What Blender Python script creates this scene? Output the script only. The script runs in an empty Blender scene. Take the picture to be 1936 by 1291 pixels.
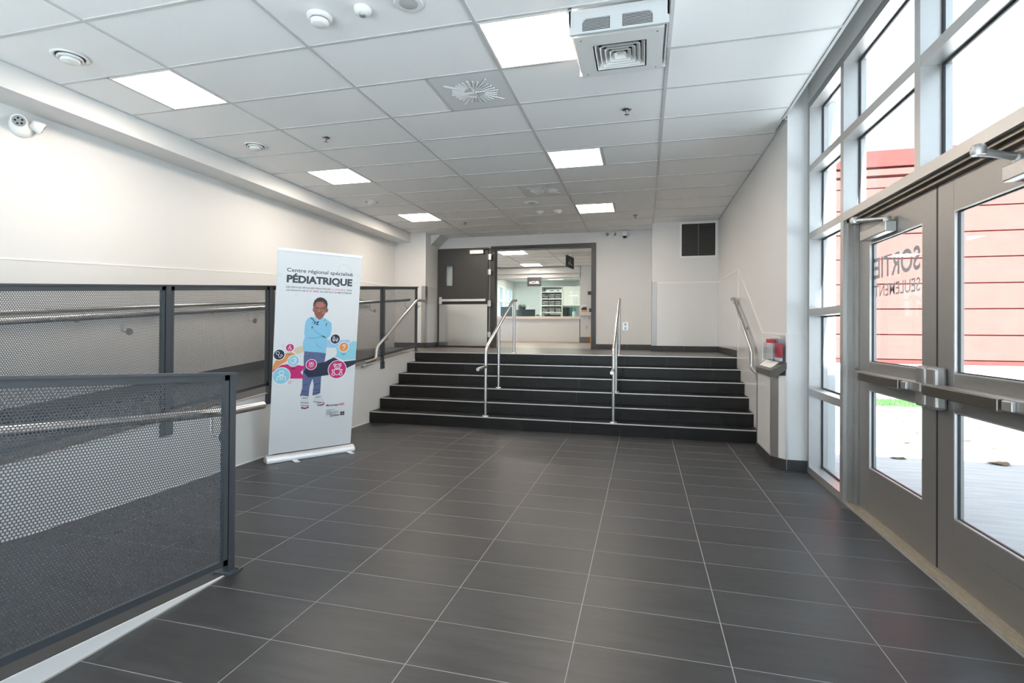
import bpy, math, random
import numpy as np
from mathutils import Matrix, Vector

random.seed(7)
scene = bpy.context.scene
C = scene.collection

# ------------------------------------------------------------------ camera
F_PX, YAW, PIT, ROL, SY = 969.267, -.25067, .00626, .00637, -26.404
CH = 1.2666
def cam_axes():
    c, s = math.cos(YAW), math.sin(YAW); A = np.array([[c, -s, 0], [s, c, 0], [0, 0, 1]])
    c, s = math.cos(PIT), math.sin(PIT); B = np.array([[1, 0, 0], [0, c, s], [0, -s, c]])
    c, s = math.cos(ROL), math.sin(ROL); D = np.array([[c, 0, s], [0, 1, 0], [-s, 0, c]])
    return D @ B @ A
M = cam_axes()
cd = bpy.data.cameras.new('camera')
cam = bpy.data.objects.new('camera', cd); C.objects.link(cam)
cd.sensor_width = 36.0; cd.sensor_fit = 'HORIZONTAL'
cd.lens = 36.0 * F_PX / 1936.0
cd.shift_y = SY / 1936.0
cd.clip_start = .02; cd.clip_end = 300
mw = Matrix.Identity(4)
for i in range(3):
    mw[i][0] = M[0][i]; mw[i][1] = M[2][i]; mw[i][2] = -M[1][i]
mw[2][3] = CH
cam.matrix_world = mw
scene.camera = cam

# ------------------------------------------------------------------ world, sun, exposure
SKY_STRENGTH = 2.0
SUN_STRENGTH = 46.0
LAMP_STRENGTH = 28.0
w = bpy.data.worlds.new('sky'); scene.world = w; w.use_nodes = True
bgn = w.node_tree.nodes['Background']
bgn.inputs[0].default_value = (.72, .86, 1.0, 1); bgn.inputs[1].default_value = SKY_STRENGTH
sd = bpy.data.lights.new('sun', 'SUN'); sd.energy = SUN_STRENGTH; sd.angle = .009; sd.color = (.90, .96, 1.0)
so = bpy.data.objects.new('sun', sd); C.objects.link(so)
so.rotation_euler = Vector((-.12, 1.0, -1.0)).to_track_quat('-Z', 'Y').to_euler()
so.location = (6, -10, 14)
vs = scene.view_settings
vs.view_transform = 'Standard'; vs.look = 'None'; vs.gamma = 1; vs.use_curve_mapping = False
vs.exposure = 0.38
cy = scene.cycles
cy.use_denoising = True
cy.max_bounces = 10; cy.diffuse_bounces = 5; cy.glossy_bounces = 4; cy.transmission_bounces = 6
cy.transparent_max_bounces = 16; cy.sample_clamp_indirect = 12; cy.caustics_reflective = False; cy.caustics_refractive = False

# ------------------------------------------------------------------ materials
MATS = {}
def mat(name, col, rough=.5, metal=0., spec=.5, emit=None, estr=0.):
    m = bpy.data.materials.new(name); m.use_nodes = True
    b = m.node_tree.nodes['Principled BSDF']
    b.inputs['Base Color'].default_value = (*col, 1); b.inputs['Roughness'].default_value = rough
    b.inputs['Metallic'].default_value = metal; b.inputs['Specular IOR Level'].default_value = spec
    if emit:
        b.inputs['Emission Color'].default_value = (*emit, 1); b.inputs['Emission Strength'].default_value = estr
    MATS[name] = m
    return m
def srgb(r, g, b):
    f = lambda v: (v / 255 / 12.92) if v <= 10 else ((v / 255 + .055) / 1.055) ** 2.4
    return (f(r), f(g), f(b))
def noisy(m, scale, amount, stretch=(1, 1, 1), rnd=0., bump=0., detail=6, rough_amt=0.):
    """world-space mottling (and per-object variation) on a material's colour, optional fine relief"""
    nt = m.node_tree; N = nt.nodes; L = nt.links; b = N['Principled BSDF']
    col = list(b.inputs['Base Color'].default_value)
    g = N.new('ShaderNodeNewGeometry'); mp = N.new('ShaderNodeMapping'); mp.inputs['Scale'].default_value = stretch
    L.new(g.outputs['Position'], mp.inputs['Vector'])
    n = N.new('ShaderNodeTexNoise'); n.inputs['Scale'].default_value = scale; n.inputs['Detail'].default_value = detail
    n.inputs['Roughness'].default_value = .65
    L.new(mp.outputs['Vector'], n.inputs['Vector'])
    fac = N.new('ShaderNodeMapRange'); fac.inputs['From Min'].default_value = .25; fac.inputs['From Max'].default_value = .75
    fac.inputs['To Min'].default_value = 1 - amount; fac.inputs['To Max'].default_value = 1 + amount
    L.new(n.outputs['Fac'], fac.inputs['Value'])
    out = fac.outputs[0]
    if rnd:
        oi = N.new('ShaderNodeObjectInfo'); r = N.new('ShaderNodeMapRange')
        r.inputs['To Min'].default_value = 1 - rnd; r.inputs['To Max'].default_value = 1 + rnd
        L.new(oi.outputs['Random'], r.inputs['Value'])
        mu = N.new('ShaderNodeMath'); mu.operation = 'MULTIPLY'; L.new(out, mu.inputs[0]); L.new(r.outputs[0], mu.inputs[1]); out = mu.outputs[0]
    vm = N.new('ShaderNodeVectorMath'); vm.operation = 'SCALE'; vm.inputs[0].default_value = col[:3]
    L.new(out, vm.inputs['Scale']); L.new(vm.outputs[0], b.inputs['Base Color'])
    if rough_amt:
        r0 = b.inputs['Roughness'].default_value
        rr = N.new('ShaderNodeMapRange'); rr.inputs['To Min'].default_value = r0 - rough_amt; rr.inputs['To Max'].default_value = r0 + rough_amt
        L.new(n.outputs['Fac'], rr.inputs['Value']); L.new(rr.outputs[0], b.inputs['Roughness'])
    if bump:
        bp = N.new('ShaderNodeBump'); bp.inputs['Strength'].default_value = bump; bp.inputs['Distance'].default_value = .002
        L.new(n.outputs['Fac'], bp.inputs['Height']); L.new(bp.outputs[0], b.inputs['Normal'])
    return m
def glass_mat(name, tint, refl=.07):
    m = bpy.data.materials.new(name); m.use_nodes = True; nt = m.node_tree; nt.nodes.clear()
    o = nt.nodes.new('ShaderNodeOutputMaterial'); mx = nt.nodes.new('ShaderNodeMixShader')
    t = nt.nodes.new('ShaderNodeBsdfTransparent'); t.inputs[0].default_value = (*tint, 1)
    g = nt.nodes.new('ShaderNodeBsdfGlossy'); g.inputs['Roughness'].default_value = .01
    lw = nt.nodes.new('ShaderNodeLayerWeight'); lw.inputs[0].default_value = .5
    pw = nt.nodes.new('ShaderNodeMath'); pw.operation = 'POWER'; pw.inputs[1].default_value = 5
    ad = nt.nodes.new('ShaderNodeMath'); ad.operation = 'MULTIPLY_ADD'; ad.inputs[1].default_value = .35; ad.inputs[2].default_value = refl / 3
    nt.links.new(lw.outputs['Facing'], pw.inputs[0]); nt.links.new(pw.outputs[0], ad.inputs[0]); nt.links.new(ad.outputs[0], mx.inputs[0]); nt.links.new(t.outputs[0], mx.inputs[1]); nt.links.new(g.outputs[0], mx.inputs[2])
    nt.links.new(mx.outputs[0], o.inputs[0]); MATS[name] = m; return m

m_wall = noisy(mat('white_wall_paint', (.70, .697, .69), .55), 60, .012, bump=.03)
m_panel = mat('glossy_white_wall_panel', (.71, .707, .70), .16)
m_trimw = mat('white_trim', (.84, .83, .81), .35)
m_ceil = noisy(mat('white_ceiling_tile', (.93, .93, .93), .85, spec=.2), 350, .05, bump=.12)
m_tee = mat('white_ceiling_tee', (.60, .60, .60), .45)
m_tile = noisy(mat('charcoal_floor_tile', (.033, .034, .0375), .41, spec=.5), 5.0, .52, (.5, 3.2, 3.2), rnd=.13, bump=.06, detail=11, rough_amt=.09)
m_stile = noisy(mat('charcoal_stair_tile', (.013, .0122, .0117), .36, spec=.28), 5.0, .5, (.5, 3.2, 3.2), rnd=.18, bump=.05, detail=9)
m_base = noisy(mat('charcoal_base_tile', (.036, .034, .033), .40), 6, .25, rnd=.1, detail=8)
m_grout = mat('light_grey_grout', (.30, .295, .29), .8)
m_steel = mat('brushed_stainless_steel', (.56, .555, .545), .30, 1.)
m_guard = mat('satin_steel_guard', (.40, .39, .38), .42, .9)
m_alu = noisy(mat('brushed_aluminium_frame', (.52, .51, .50), .40, .85), 30, .03)
m_aludoor = noisy(mat('grey_anodised_aluminium_door', (.37, .355, .34), .42, .8), 25, .05, (1, 1, 6))
m_anod = mat('dark_anodised_bar', (.21, .19, .165), .36, .9)
m_dgrey = mat('dark_grey_powder_coat', (.07, .082, .094), .38, .2)
m_mesh = mat('dark_grey_perforated_sheet', (.10, .112, .123), .42, .2)
m_gask = mat('black_gasket', (.018, .02, .024), .5)
m_doorgr = mat('charcoal_door_paint', (.04, .0375, .036), .38)
m_silver = mat('satin_silver_paint', (.62, .61, .60), .35, .6)
m_plast = mat('white_plastic', (.80, .80, .79), .35)
m_black = mat('black_plastic', (.012, .012, .013), .35)
m_dslot = mat('dark_slot', (.02, .021, .022), .7)
m_lamp = mat('lit_lamp_diffuser', (.9, .9, .9), .5, emit=(1.0, .87, .74), estr=LAMP_STRENGTH)
m_duct = mat('galvanised_duct', (.35, .36, .37), .45, .7)
m_glass = glass_mat('clear_glass', (.95, .98, .98))
m_glass_green = glass_mat('greenish_glass', (.90, .985, .965))
m_acryl = glass_mat('clear_acrylic', (.90, .91, .93))
m_red_print = mat('red_leaflet_paper', srgb(205, 25, 50), .5)
m_paper = mat('white_paper', (.80, .80, .79), .6)
m_thresh = noisy(mat('worn_aluminium_threshold', (.42, .37, .30), .5, .5), 40, .2, (4, .6, 1))
m_conc = noisy(mat('exterior_concrete', (.43, .43, .43), .85), 5, .2, (.4, 3, 1), detail=8)
m_redclad = noisy(mat('red_metal_cladding', (.17, .052, .044), .9, spec=.05), 3, .06)
m_redtrim = mat('red_roof_trim', (.135, .030, .026), .9, spec=.05)
m_redgap = mat('dark_red_joint', srgb(96, 30, 28), .7)
m_found = mat('pale_foundation', (.55, .56, .54), .85)
m_extwall = mat('pale_exterior_wall', (.66, .68, .70), .7)
m_grass = noisy(mat('green_grass', (.055, .16, .03), .8), 20, .4, rnd=.2)
m_leaf = mat('dry_leaf', (.13, .09, .05), .8)
m_sign = mat('dark_sign_panel', (.022, .023, .028), .6)
m_white = mat('white_lettering', (.62, .62, .62), .6)
m_orange = mat('orange_wood', srgb(205, 120, 60), .5)
m_yellow = mat('yellow_panel', srgb(240, 175, 50), .5)
m_rfloor = noisy(mat('pale_vinyl_floor', (.34, .32, .295), .32), 4, .08)
m_teal = mat('green_bottle_plastic', srgb(20, 130, 90), .4)
m_scr = mat('dark_screen', (.02, .025, .028), .2)
m_letter = bpy.data.materials.new('grey_frosted_vinyl'); m_letter.use_nodes = True
_n = m_letter.node_tree; _n.nodes.clear(); _o = _n.nodes.new('ShaderNodeOutputMaterial'); _a = _n.nodes.new('ShaderNodeAddShader')
_d = _n.nodes.new('ShaderNodeBsdfDiffuse'); _d.inputs[0].default_value = (.10, .094, .09, 1); _t = _n.nodes.new('ShaderNodeBsdfTranslucent'); _t.inputs[0].default_value = (.10, .094, .09, 1)
_n.links.new(_d.outputs[0], _a.inputs[0]); _n.links.new(_t.outputs[0], _a.inputs[1]); _n.links.new(_a.outputs[0], _o.inputs[0])

# ------------------------------------------------------------------ mesh helpers
class MB:
    def __init__(s): s.v = []; s.f = []; s.sm = []
    def add(s, v, f, smooth=False):
        o = len(s.v); s.v += [tuple(map(float, p)) for p in v]
        s.f += [tuple(i + o for i in q) for q in f]; s.sm += [smooth] * len(f); return s
    def box(s, x0, x1, y0, y1, z0, z1):
        v = [(x0, y0, z0), (x1, y0, z0), (x1, y1, z0), (x0, y1, z0), (x0, y0, z1), (x1, y0, z1), (x1, y1, z1), (x0, y1, z1)]
        return s.add(v, [(0, 3, 2, 1), (4, 5, 6, 7), (0, 1, 5, 4), (1, 2, 6, 5), (2, 3, 7, 6), (3, 0, 4, 7)])
    def obox(s, p0, p1, w, h, up=(0, 0, 1)):
        """bar from p0 to p1, width w (sideways) and height h (along up)"""
        p0, p1, up = Vector(p0), Vector(p1), Vector(up); d = (p1 - p0).normalized(); sd = d.cross(up).normalized(); u = sd.cross(d)
        v = []
        for p in (p0, p1):
            for a, b in ((-1, -1), (1, -1), (1, 1), (-1, 1)): v.append(p + sd * (a * w / 2) + u * (b * h / 2))
        return s.add(v, [(0, 1, 2, 3), (7, 6, 5, 4), (0, 4, 5, 1), (1, 5, 6, 2), (2, 6, 7, 3), (3, 7, 4, 0)])
    def prism(s, poly, axis, a, b):
        """poly: 2-D outline; axis 0/1/2 = extrusion axis; the outline lies on the other two axes in order"""
        n = len(poly); v = []
        for t in (a, b):
            for p in poly:
                q = list(p); q.insert(axis, t); v.append(q)
        f = [tuple(range(n))[::-1], tuple(range(n, 2 * n))] + [(i, (i + 1) % n, n + (i + 1) % n, n + i) for i in range(n)]
        return s.add(v, f)
    def tube(s, pts, r, seg=12, cap=True):
        pts = [Vector(p) for p in pts]; n = len(pts); rings = []; prev = None
        for i, p in enumerate(pts):
            if i == 0: t = pts[1] - p
            elif i == n - 1: t = p - pts[-2]
            else: t = (pts[i + 1] - p).normalized() + (p - pts[i - 1]).normalized()
            t = t.normalized()
            if prev is None:
                a = Vector((0, 0, 1)) if abs(t.z) < .9 else Vector((1, 0, 0)); u = t.cross(a).normalized()
            else: u = (prev - t * prev.dot(t)).normalized()
            prev = u; wv = t.cross(u); rr = r[i] if isinstance(r, (list, tuple)) else r
            rings.append([p + (u * math.cos(k * 2 * math.pi / seg) + wv * math.sin(k * 2 * math.pi / seg)) * rr for k in range(seg)])
        v = [q for ring in rings for q in ring]; f = []
        for i in range(n - 1):
            for k in range(seg): f.append((i * seg + k, i * seg + (k + 1) % seg, (i + 1) * seg + (k + 1) % seg, (i + 1) * seg + k))
        s.add(v, f, True)
        if cap:
            s.add(rings[0], [tuple(range(seg))[::-1]]); s.add(rings[-1], [tuple(range(seg))])
        return s
    def lathe(s, prof, c, seg=24, ax=(0, 0, 1), smooth=True, arc=None):
        """prof: (radius, height along ax)"""
        ax = Vector(ax).normalized(); a = Vector((1, 0, 0)) if abs(ax.x) < .9 else Vector((0, 1, 0))
        u = ax.cross(a).normalized(); wv = ax.cross(u); c = Vector(c); v = []; f = []
        for r, h in prof:
            for k in range(seg):
                t = k * 2 * math.pi / seg; v.append(c + ax * h + (u * math.cos(t) + wv * math.sin(t)) * r)
        for i in range(len(prof) - 1):
            for k in range(seg): f.append((i * seg + k, i * seg + (k + 1) % seg, (i + 1) * seg + (k + 1) % seg, (i + 1) * seg + k))
        s.add(v, f, smooth)
        if prof[0][0] > 1e-6: s.add(v[:seg], [tuple(range(seg))[::-1]])
        if prof[-1][0] > 1e-6: s.add(v[-seg:], [tuple(range(seg))])
        return s
def wloc(o):
    p = Vector((0, 0, 0))
    while o is not None: p += o.location; o = o.parent
    return p
def tag(o, label=None, cat=None, group=None, kind=None):
    if label: o['label'] = label
    if cat: o['category'] = cat
    if group: o['group'] = group
    if kind: o['kind'] = kind
    return o
def build(mb, name, m, parent=None, origin=None, bevel=0, local=False):
    """links the collected shape as one mesh; coordinates are world coordinates unless local"""
    off = Vector((0, 0, 0))
    if origin is not None and not local: off = Vector(origin)
    base = wloc(parent) if parent is not None else Vector((0, 0, 0))
    if parent is not None and origin is None and not local: off = base
    me = bpy.data.meshes.new(name)
    me.from_pydata([(p[0] - off.x, p[1] - off.y, p[2] - off.z) for p in mb.v], [], mb.f)
    me.polygons.foreach_set('use_smooth', mb.sm); me.materials.append(m); me.update()
    o = bpy.data.objects.new(name, me); C.objects.link(o)
    if parent is not None:
        o.parent = parent; o.location = (off - base) if not local else (0, 0, 0)
    else: o.location = off
    if bevel:
        bv = o.modifiers.new('bevel', 'BEVEL'); bv.width = bevel; bv.segments = 2; bv.limit_method = 'ANGLE'; bv.angle_limit = .7
    return o
def empty(name, loc, label=None, cat=None, group=None, kind=None):
    o = bpy.data.objects.new(name, None); C.objects.link(o); o.location = loc; o.empty_display_size = .1
    return tag(o, label, cat, group, kind)
def inst(me, name, loc, parent=None):
    o = bpy.data.objects.new(name, me); C.objects.link(o)
    if parent is not None: o.parent = parent; o.location = Vector(loc) - wloc(parent)
    else: o.location = loc
    return o
def copy_tree(o, loc=None, parent=None):
    c = o.copy(); C.objects.link(c)
    if parent is not None: c.parent = parent
    if loc is not None: c.location = loc
    for ch in [k for k in o.children]: copy_tree(ch, None, c)
    return c
def struct(mb, name, m, **k): return tag(build(mb, name, m, **k), kind='structure')
def B(*a): return MB().box(*a)
def fillet(pts, r=.05, n=5):
    """rounds the inner corners of a poly-line"""
    pts = [Vector(p) for p in pts]; out = [pts[0]]
    for i in range(1, len(pts) - 1):
        a, b, c = pts[i - 1], pts[i], pts[i + 1]; d1 = (a - b); d2 = (c - b)
        k = min(r, d1.length * .45, d2.length * .45); p = b + d1.normalized() * k; q = b + d2.normalized() * k
        for j in range(n + 1):
            t = j / n; out.append(p * (1 - t) ** 2 + b * 2 * t * (1 - t) + q * t * t)
    return out + [pts[-1]]
def text_mesh(body, bold=0.0):
    cu = bpy.data.curves.new('t', 'FONT'); cu.body = body; cu.size = 1; cu.offset = bold; cu.resolution_u = 4
    o = bpy.data.objects.new('t', cu); C.objects.link(o)
    dg = bpy.context.evaluated_depsgraph_get(); me = bpy.data.meshes.new_from_object(o.evaluated_get(dg))
    v = np.array([list(p.co) for p in me.vertices]); f = [tuple(p.vertices) for p in me.polygons]
    bpy.data.objects.remove(o); bpy.data.curves.remove(cu); bpy.data.meshes.remove(me)
    return v, f
def text_fit(body, u0, u1, v0, v1, bold=0., ref=None):
    """outline of a line of text fitted to the box (u0..u1, v0..v1); ref: text whose height counts as v0..v1"""
    v, f = text_mesh(body, bold)
    h = v if ref is None else text_mesh(ref, bold)[0]
    x0, x1 = v[:, 0].min(), v[:, 0].max(); y0, y1 = h[:, 1].min(), h[:, 1].max()
    out = np.zeros((len(v), 2)); out[:, 0] = u0 + (v[:, 0] - x0) / (x1 - x0) * (u1 - u0); out[:, 1] = v0 + (v[:, 1] - y0) / (y1 - y0) * (v1 - v0)
    return out, f

# ================================================================== STRUCTURE
HC = 3.2396                       # ceiling height
Z1 = .912                         # upper level
RISE, TREAD, SY0 = .152, .286, 6.33
XL, XR = -3.63, 1.28              # stair sides
XW = -4.95                        # left wall
YB, YC = 10.3, 9.65               # back wall, bulkhead wall
def ramp2(y): return Z1 - (7.76 - y) / 12.0
def ramp1(y): return (2.25 - y) / 12.0

# ---- floor with single tiles
TX0, TW, TY0, TD = -2.0693, .60008, 1.7936, .30077
floor = struct(B(XL, 1.62, -3.0, SY0 + .02, -.12, -.0008), 'floor', m_grout)
tile_cache = {}
def tile_mesh(w_, d_, h_, m, key):
    k = (round(w_, 3), round(d_, 3), round(h_, 4), key)
    if k not in tile_cache:
        mb = MB(); e = .0015
        v = [(-w_/2, -d_/2, -h_), (w_/2, -d_/2, -h_), (w_/2, d_/2, -h_), (-w_/2, d_/2, -h_),
             (-w_/2, -d_/2, -e), (w_/2, -d_/2, -e), (w_/2, d_/2, -e), (-w_/2, d_/2, -e),
             (-w_/2+e, -d_/2+e, 0), (w_/2-e, -d_/2+e, 0), (w_/2-e, d_/2-e, 0), (-w_/2+e, d_/2-e, 0)]
        f = [(0, 3, 2, 1), (8, 9, 10, 11)]
        for a in (0, 4):
            for i in range(4): f.append((a+i, a+(i+1) % 4, a+4+(i+1) % 4, a+4+i))
        mb.add(v, f)
        me = bpy.data.meshes.new('floor_tile'); me.from_pydata(mb.v, [], mb.f); me.materials.append(m); me.update(); tile_cache[k] = me
    return tile_cache[k]
GAP = .0028
xs = [XL] + [TX0 + TW*k for k in range(-2, 7) if XL < TX0 + TW*k < 1.45] + [1.45]
ys = [TY0 + TD*k for k in range(-9, 16)] + [SY0]
for i in range(len(xs)-1):
    for j in range(len(ys)-1):
        x0, x1, y0, y1 = xs[i], xs[i+1], ys[j], ys[j+1]
        if x1 - x0 < .03 or y1 - y0 < .02: continue
        if (x0+x1)/2 < -2.07 and y0 < 2.25:
            if y1 <= 2.27: continue
            y0 = 2.25
        w_, d_ = x1-x0-GAP, y1-y0-GAP
        inst(tile_mesh(w_, d_, .0045, m_tile, 'f'), 'floor_tile', ((x0+x1)/2, (y0+y1)/2, 0), floor)
struct(B(XL, 1.45, -3.0, ys[0], -.005, 0), 'floor_light_bounce', noisy(mat('pale_bounce_floor', (.52, .52, .515), .5), 40, .1))  # unseen pale floor, added to bounce sunlight up to the ceiling

# ---- ramp: first run, landing, second run
mb = MB().prism([(2.25, 0), (2.25, -.1), (-.5, -.1), (-.5, ramp1(-.5)), ], 0, XL, -2.084)
f1 = struct(mb, 'floor_ramp', m_tile)
mb = MB().prism([(2.25, .0), (-.5, 0), (-.5, ramp1(-.5) - .004), (2.2, .0015)], 0, -2.084, -2.078)
build(mb, 'kerb', m_trimw, f1)
struct(B(XW, -2.084, -3.0, -.5, -.1, ramp1(-.5)), 'floor_ramp_landing', MATS['pale_bounce_floor'])  # landing out of view, in the same light-bouncing pale colour
mb = MB().prism([(-.5, ramp2(-.5)), (-.5, -.1), (7.76, -.1), (7.76, Z1)], 0, XW, XL - .02)
struct(mb, 'floor_ramp_upper', m_tile)
mb = MB().prism([(-.5, -.02), (-.5, ramp2(-.5)), (7.755, Z1), (7.755, -.02)], 0, XL - .02, XL)
wr = struct(mb, 'wall_ramp', m_wall)
mb = MB().prism([(-.5, ramp2(-.5) - .004), (-.5, ramp2(-.5) + .004), (7.755, Z1 + .004), (7.755, Z1 - .004)], 0, XL - .03, XL + .004)
build(mb, 'edge_trim', m_silver, wr)
mb = MB().box(XL, XL + .006, 2.3, 6.32, 0, .012)
build(mb, 'floor_joint', m_trimw, wr)
# ---- upper floor
struct(B(XW, XR, 7.765, YB + .16, Z1 - .12, Z1), 'floor_upper', noisy(mat('landing_floor_tile', (.09, .083, .077), .34), 5, .14, (.6, 3, 3), detail=8, bump=.03))
# ---- walls
struct(B(XW - .2, XW, -3.2, 10.5, -.1, 3.8), 'wall_left', m_wall)
wright = struct(B(XR, 1.68, 5.2, YB + .2, -.1, 3.95), 'wall_right', m_wall)
struct(B(.15, XR, YC, YB + .16, Z1 - .02, 3.8), 'wall_bulkhead', m_wall)
struct(B(XW, -4.27, 9.6, YB + .16, Z1 - .02, 3.8), 'wall_column', m_wall)
DX0, DX1, DZ = -3.06, -.955, 2.99
mb = MB().box(-4.27, DX0, YB, YB + .16, Z1 - .02, 3.8).box(DX1, .15, YB, YB + .16, Z1 - .02, 3.8).box(DX0, DX1, YB, YB + .16, DZ, 3.8)
wback = struct(mb, 'wall_back', m_wall)
struct(B(XW, 1.68, -3.15, -3.0, 3.2, 3.95), 'wall_front', m_wall)
wfr = empty('added_front_window', (-1.6, -3.05, 0), kind='structure')  # glazing behind the camera, added to bring in more daylight
fm = [XW + .03 + k * (1.68 - XW - .06) / 6 for k in range(7)]
for x in fm: build(B(x - .03, x + .03, -3.15, -3.0, -.02, 3.2), 'mullion', m_alu, wfr)
for a, b in zip(fm[:-1], fm[1:]):
    for za, zb in ((-.02, .057), (1.0, 1.06), (2.106, 2.167), (3.14, 3.2)): build(B(a + .03, b - .03, -3.149, -3.001, za, zb), 'transom', m_alu, wfr)
    for za, zb in ((.057, 1.0), (1.06, 2.106), (2.167, 3.14)): build(B(a + .025, b - .025, -3.08, -3.07, za - .005, zb + .005), 'pane', m_glass, wfr)
# soffit on the left, sloped chase by the door
struct(B(XW, -4.61, -3.0, 9.6, 3.05, 3.5), 'trim_1', m_wall)
mb = MB().prism([(-4.27, HC), (-4.27, 3.035), (-4.05, HC)], 1, 9.86, YB)
struct(mb, 'trim_2', m_wall)
# header above the windows, light pocket, roof
struct(B(1.45, 1.68, -3.0, 5.2, 3.36, 3.95), 'wall_header', m_wall)
struct(B(1.235, 1.253, -3.0, 5.2, HC + .001, 3.8), 'trim_3', m_wall)
struct(B(XW - .2, 1.72, -3.2, 20.2, 3.95, 4.15), 'unseen_roof_slab', m_extwall)  # slab out of view, put in to keep sky and sun out
# ---- wainscot panels on the right wall
P = [(5.2, 0.0), (5.2, 1.25), (6.155, 1.26), (7.655, 2.14), (YC, 2.155), (YC, Z1), (7.76, Z1)]
for k in range(5, 0, -1): P += [(SY0 + TREAD*k, RISE*k + (0 if k == 5 else RISE)), (SY0 + TREAD*k, RISE*k)]
P += [(SY0, RISE), (SY0, 0)]
wp = build(MB().prism(P, 0, XR - .004, XR), 'wall_panel', m_panel, wright)
tr = MB()
for a, b in (((5.2, 1.25), (6.155, 1.26)), ((6.155, 1.26), (7.655, 2.14)), ((7.655, 2.14), (YC, 2.155)), ((6.15, .3), (6.15, 1.26)), ((7.655, Z1 + .1), (7.655, 2.14))):
    t = MB().obox((XR - .005, a[0], a[1]), (XR - .005, b[0], b[1]), .006, .02, (1, 0, 0) if False else (0, -.3, 1)); build(t, 'panel_trim', m_trimw, wp)
build(B(XR, 1.45, 5.196, 5.2, .1, 1.25), 'wall_panel', m_panel, wright)
build(B(XR - .006, XR + .012, 5.194, 5.2, .09, 1.26), 'corner_strip', m_silver, wright)
# bulkhead panel + corner guard, column panel + guard
bw = [o for o in C.objects if o.name == 'wall_bulkhead'][0]; cw = [o for o in C.objects if o.name == 'wall_column'][0]
build(B(.24, XR - .005, YC - .004, YC, Z1 + .1, 2.15), 'wall_panel', m_panel, bw)
build(B(.24, XR - .005, YC - .006, YC, 2.142, 2.16), 'panel_trim', m_trimw, bw)
build(B(.145, .235, YC - .006, YC, Z1 + .1, 2.165).box(.144, .15, YC - .006, YC + .08, Z1 + .1, 2.165), 'corner_guard', m_guard, bw)
build(B(-4.355, -4.262, 9.594, 9.6, Z1 + .1, 2.16).box(-4.27, -4.264, 9.594, 9.69, Z1 + .1, 2.16), 'corner_guard', m_guard, cw)
build(B(-4.27, -4.266, 9.69, YB - .001, Z1 + .1, 2.16), 'wall_panel', m_panel, cw)
wl = [o for o in C.objects if o.name == 'wall_left'][0]
build(MB().prism([(-.5, ramp2(-.5)), (-.5, ramp2(-.5) + 1.36), (7.76, Z1 + 1.24), (9.6, Z1 + 1.24), (9.6, Z1), (7.76, Z1)], 0, XW, XW + .004), 'wall_panel', m_panel, wl)
build(MB().prism([(-.5, ramp2(-.5) + 1.35), (-.5, ramp2(-.5) + 1.366), (7.76, Z1 + 1.246), (9.6, Z1 + 1.246), (9.6, Z1 + 1.23), (7.76, Z1 + 1.23)], 0, XW, XW + .007), 'panel_trim', m_trimw, wl)
# ---- base tiles
def base_run(name, segs):
    r = None
    for k, (x0, x1, y0, y1, z0) in enumerate(segs):
        mbx = B(x0, x1, y0, y1, z0, z0 + .1)
        if r is None: r = struct(mbx, name, m_base)
        else: build(mbx, 'base_tile', m_base, r)
base_run('baseboard_back', [(DX1 + .045 + .6*k, min(DX1 + .043 + .6*(k+1), .15), YB - .01, YB, Z1) for k in range(2)])
base_run('baseboard_bulkhead', [(.14 + .57*k, .138 + .57*(k+1), YC - .012, YC, Z1) for k in range(2)])
base_run('baseboard_right', [(XR - .014, XR - .004, 7.76 + .63*k, 7.757 + .63*(k+1), Z1) for k in range(3)])
base_run('baseboard_column', [(XW, -4.258, 9.588, 9.594, Z1), (-4.266, -4.256, 9.6, YB - .06, Z1)])
base_run('baseboard_window', [(XR + .004, 1.45, 5.186, 5.196, 0)])
r = None
for k in range(12):
    y0, y1 = -.5 + .69*k, -.503 + .69*(k+1)
    mbx = MB().prism([(y0, ramp2(y0)), (y0, ramp2(y0) + .1), (y1, ramp2(y1) + .1), (y1, ramp2(y1))], 0, XW + .004, XW + .016)
    if r is None: r = struct(mbx, 'baseboard_left', m_base)
    else: build(mbx, 'base_tile', m_base, r)

# ---- ceiling with single tiles and tees
GX0, GY0, GW, GD = .16331, 3.10597, 1.2192, .6096
LIGHT_CELLS = [(-1, 'l', 0), (-1, 'l', 4), (-1, 'l', 8), (-4, 'r', 0), (-4, 'r', 4), (-4, 'r', 8)]
DIFF_CELLS = [(-2, 'r', 1), (-2, 'r', 6)]
AC_CELL = (-1, 'r', 0)
half = {}
for c, s_, r_ in LIGHT_CELLS + DIFF_CELLS + [AC_CELL]: half.setdefault((c, r_), []).append(s_)
ceil = struct(B(XW, 1.253, -3.0, 5.2, HC + .03, HC + .08).box(XW, XR, 5.2, YB, HC + .03, HC + .08), 'ceiling', m_ceil)
ct_cache = {}
def ctile(x0, x1, y0, y1):
    w_, d_ = x1-x0-.012, y1-y0-.012; k = (round(w_, 3), round(d_, 3))
    if k not in ct_cache:
        mb = B(-w_/2, w_/2, -d_/2, d_/2, 0, .02); me = bpy.data.meshes.new('ceiling_tile'); me.from_pydata(mb.v, [], mb.f); me.materials.append(m_ceil); ct_cache[k] = me
    inst(ct_cache[k], 'ceiling_tile', ((x0+x1)/2, (y0+y1)/2, HC + .004), ceil)
cols = [(-4, -4.61, GX0 - 3*GW)] + [(c, GX0 + c*GW, GX0 + (c+1)*GW) for c in (-3, -2, -1)] + [(0, GX0, 1.253)]
rows = list(range(-5, 12))
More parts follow.
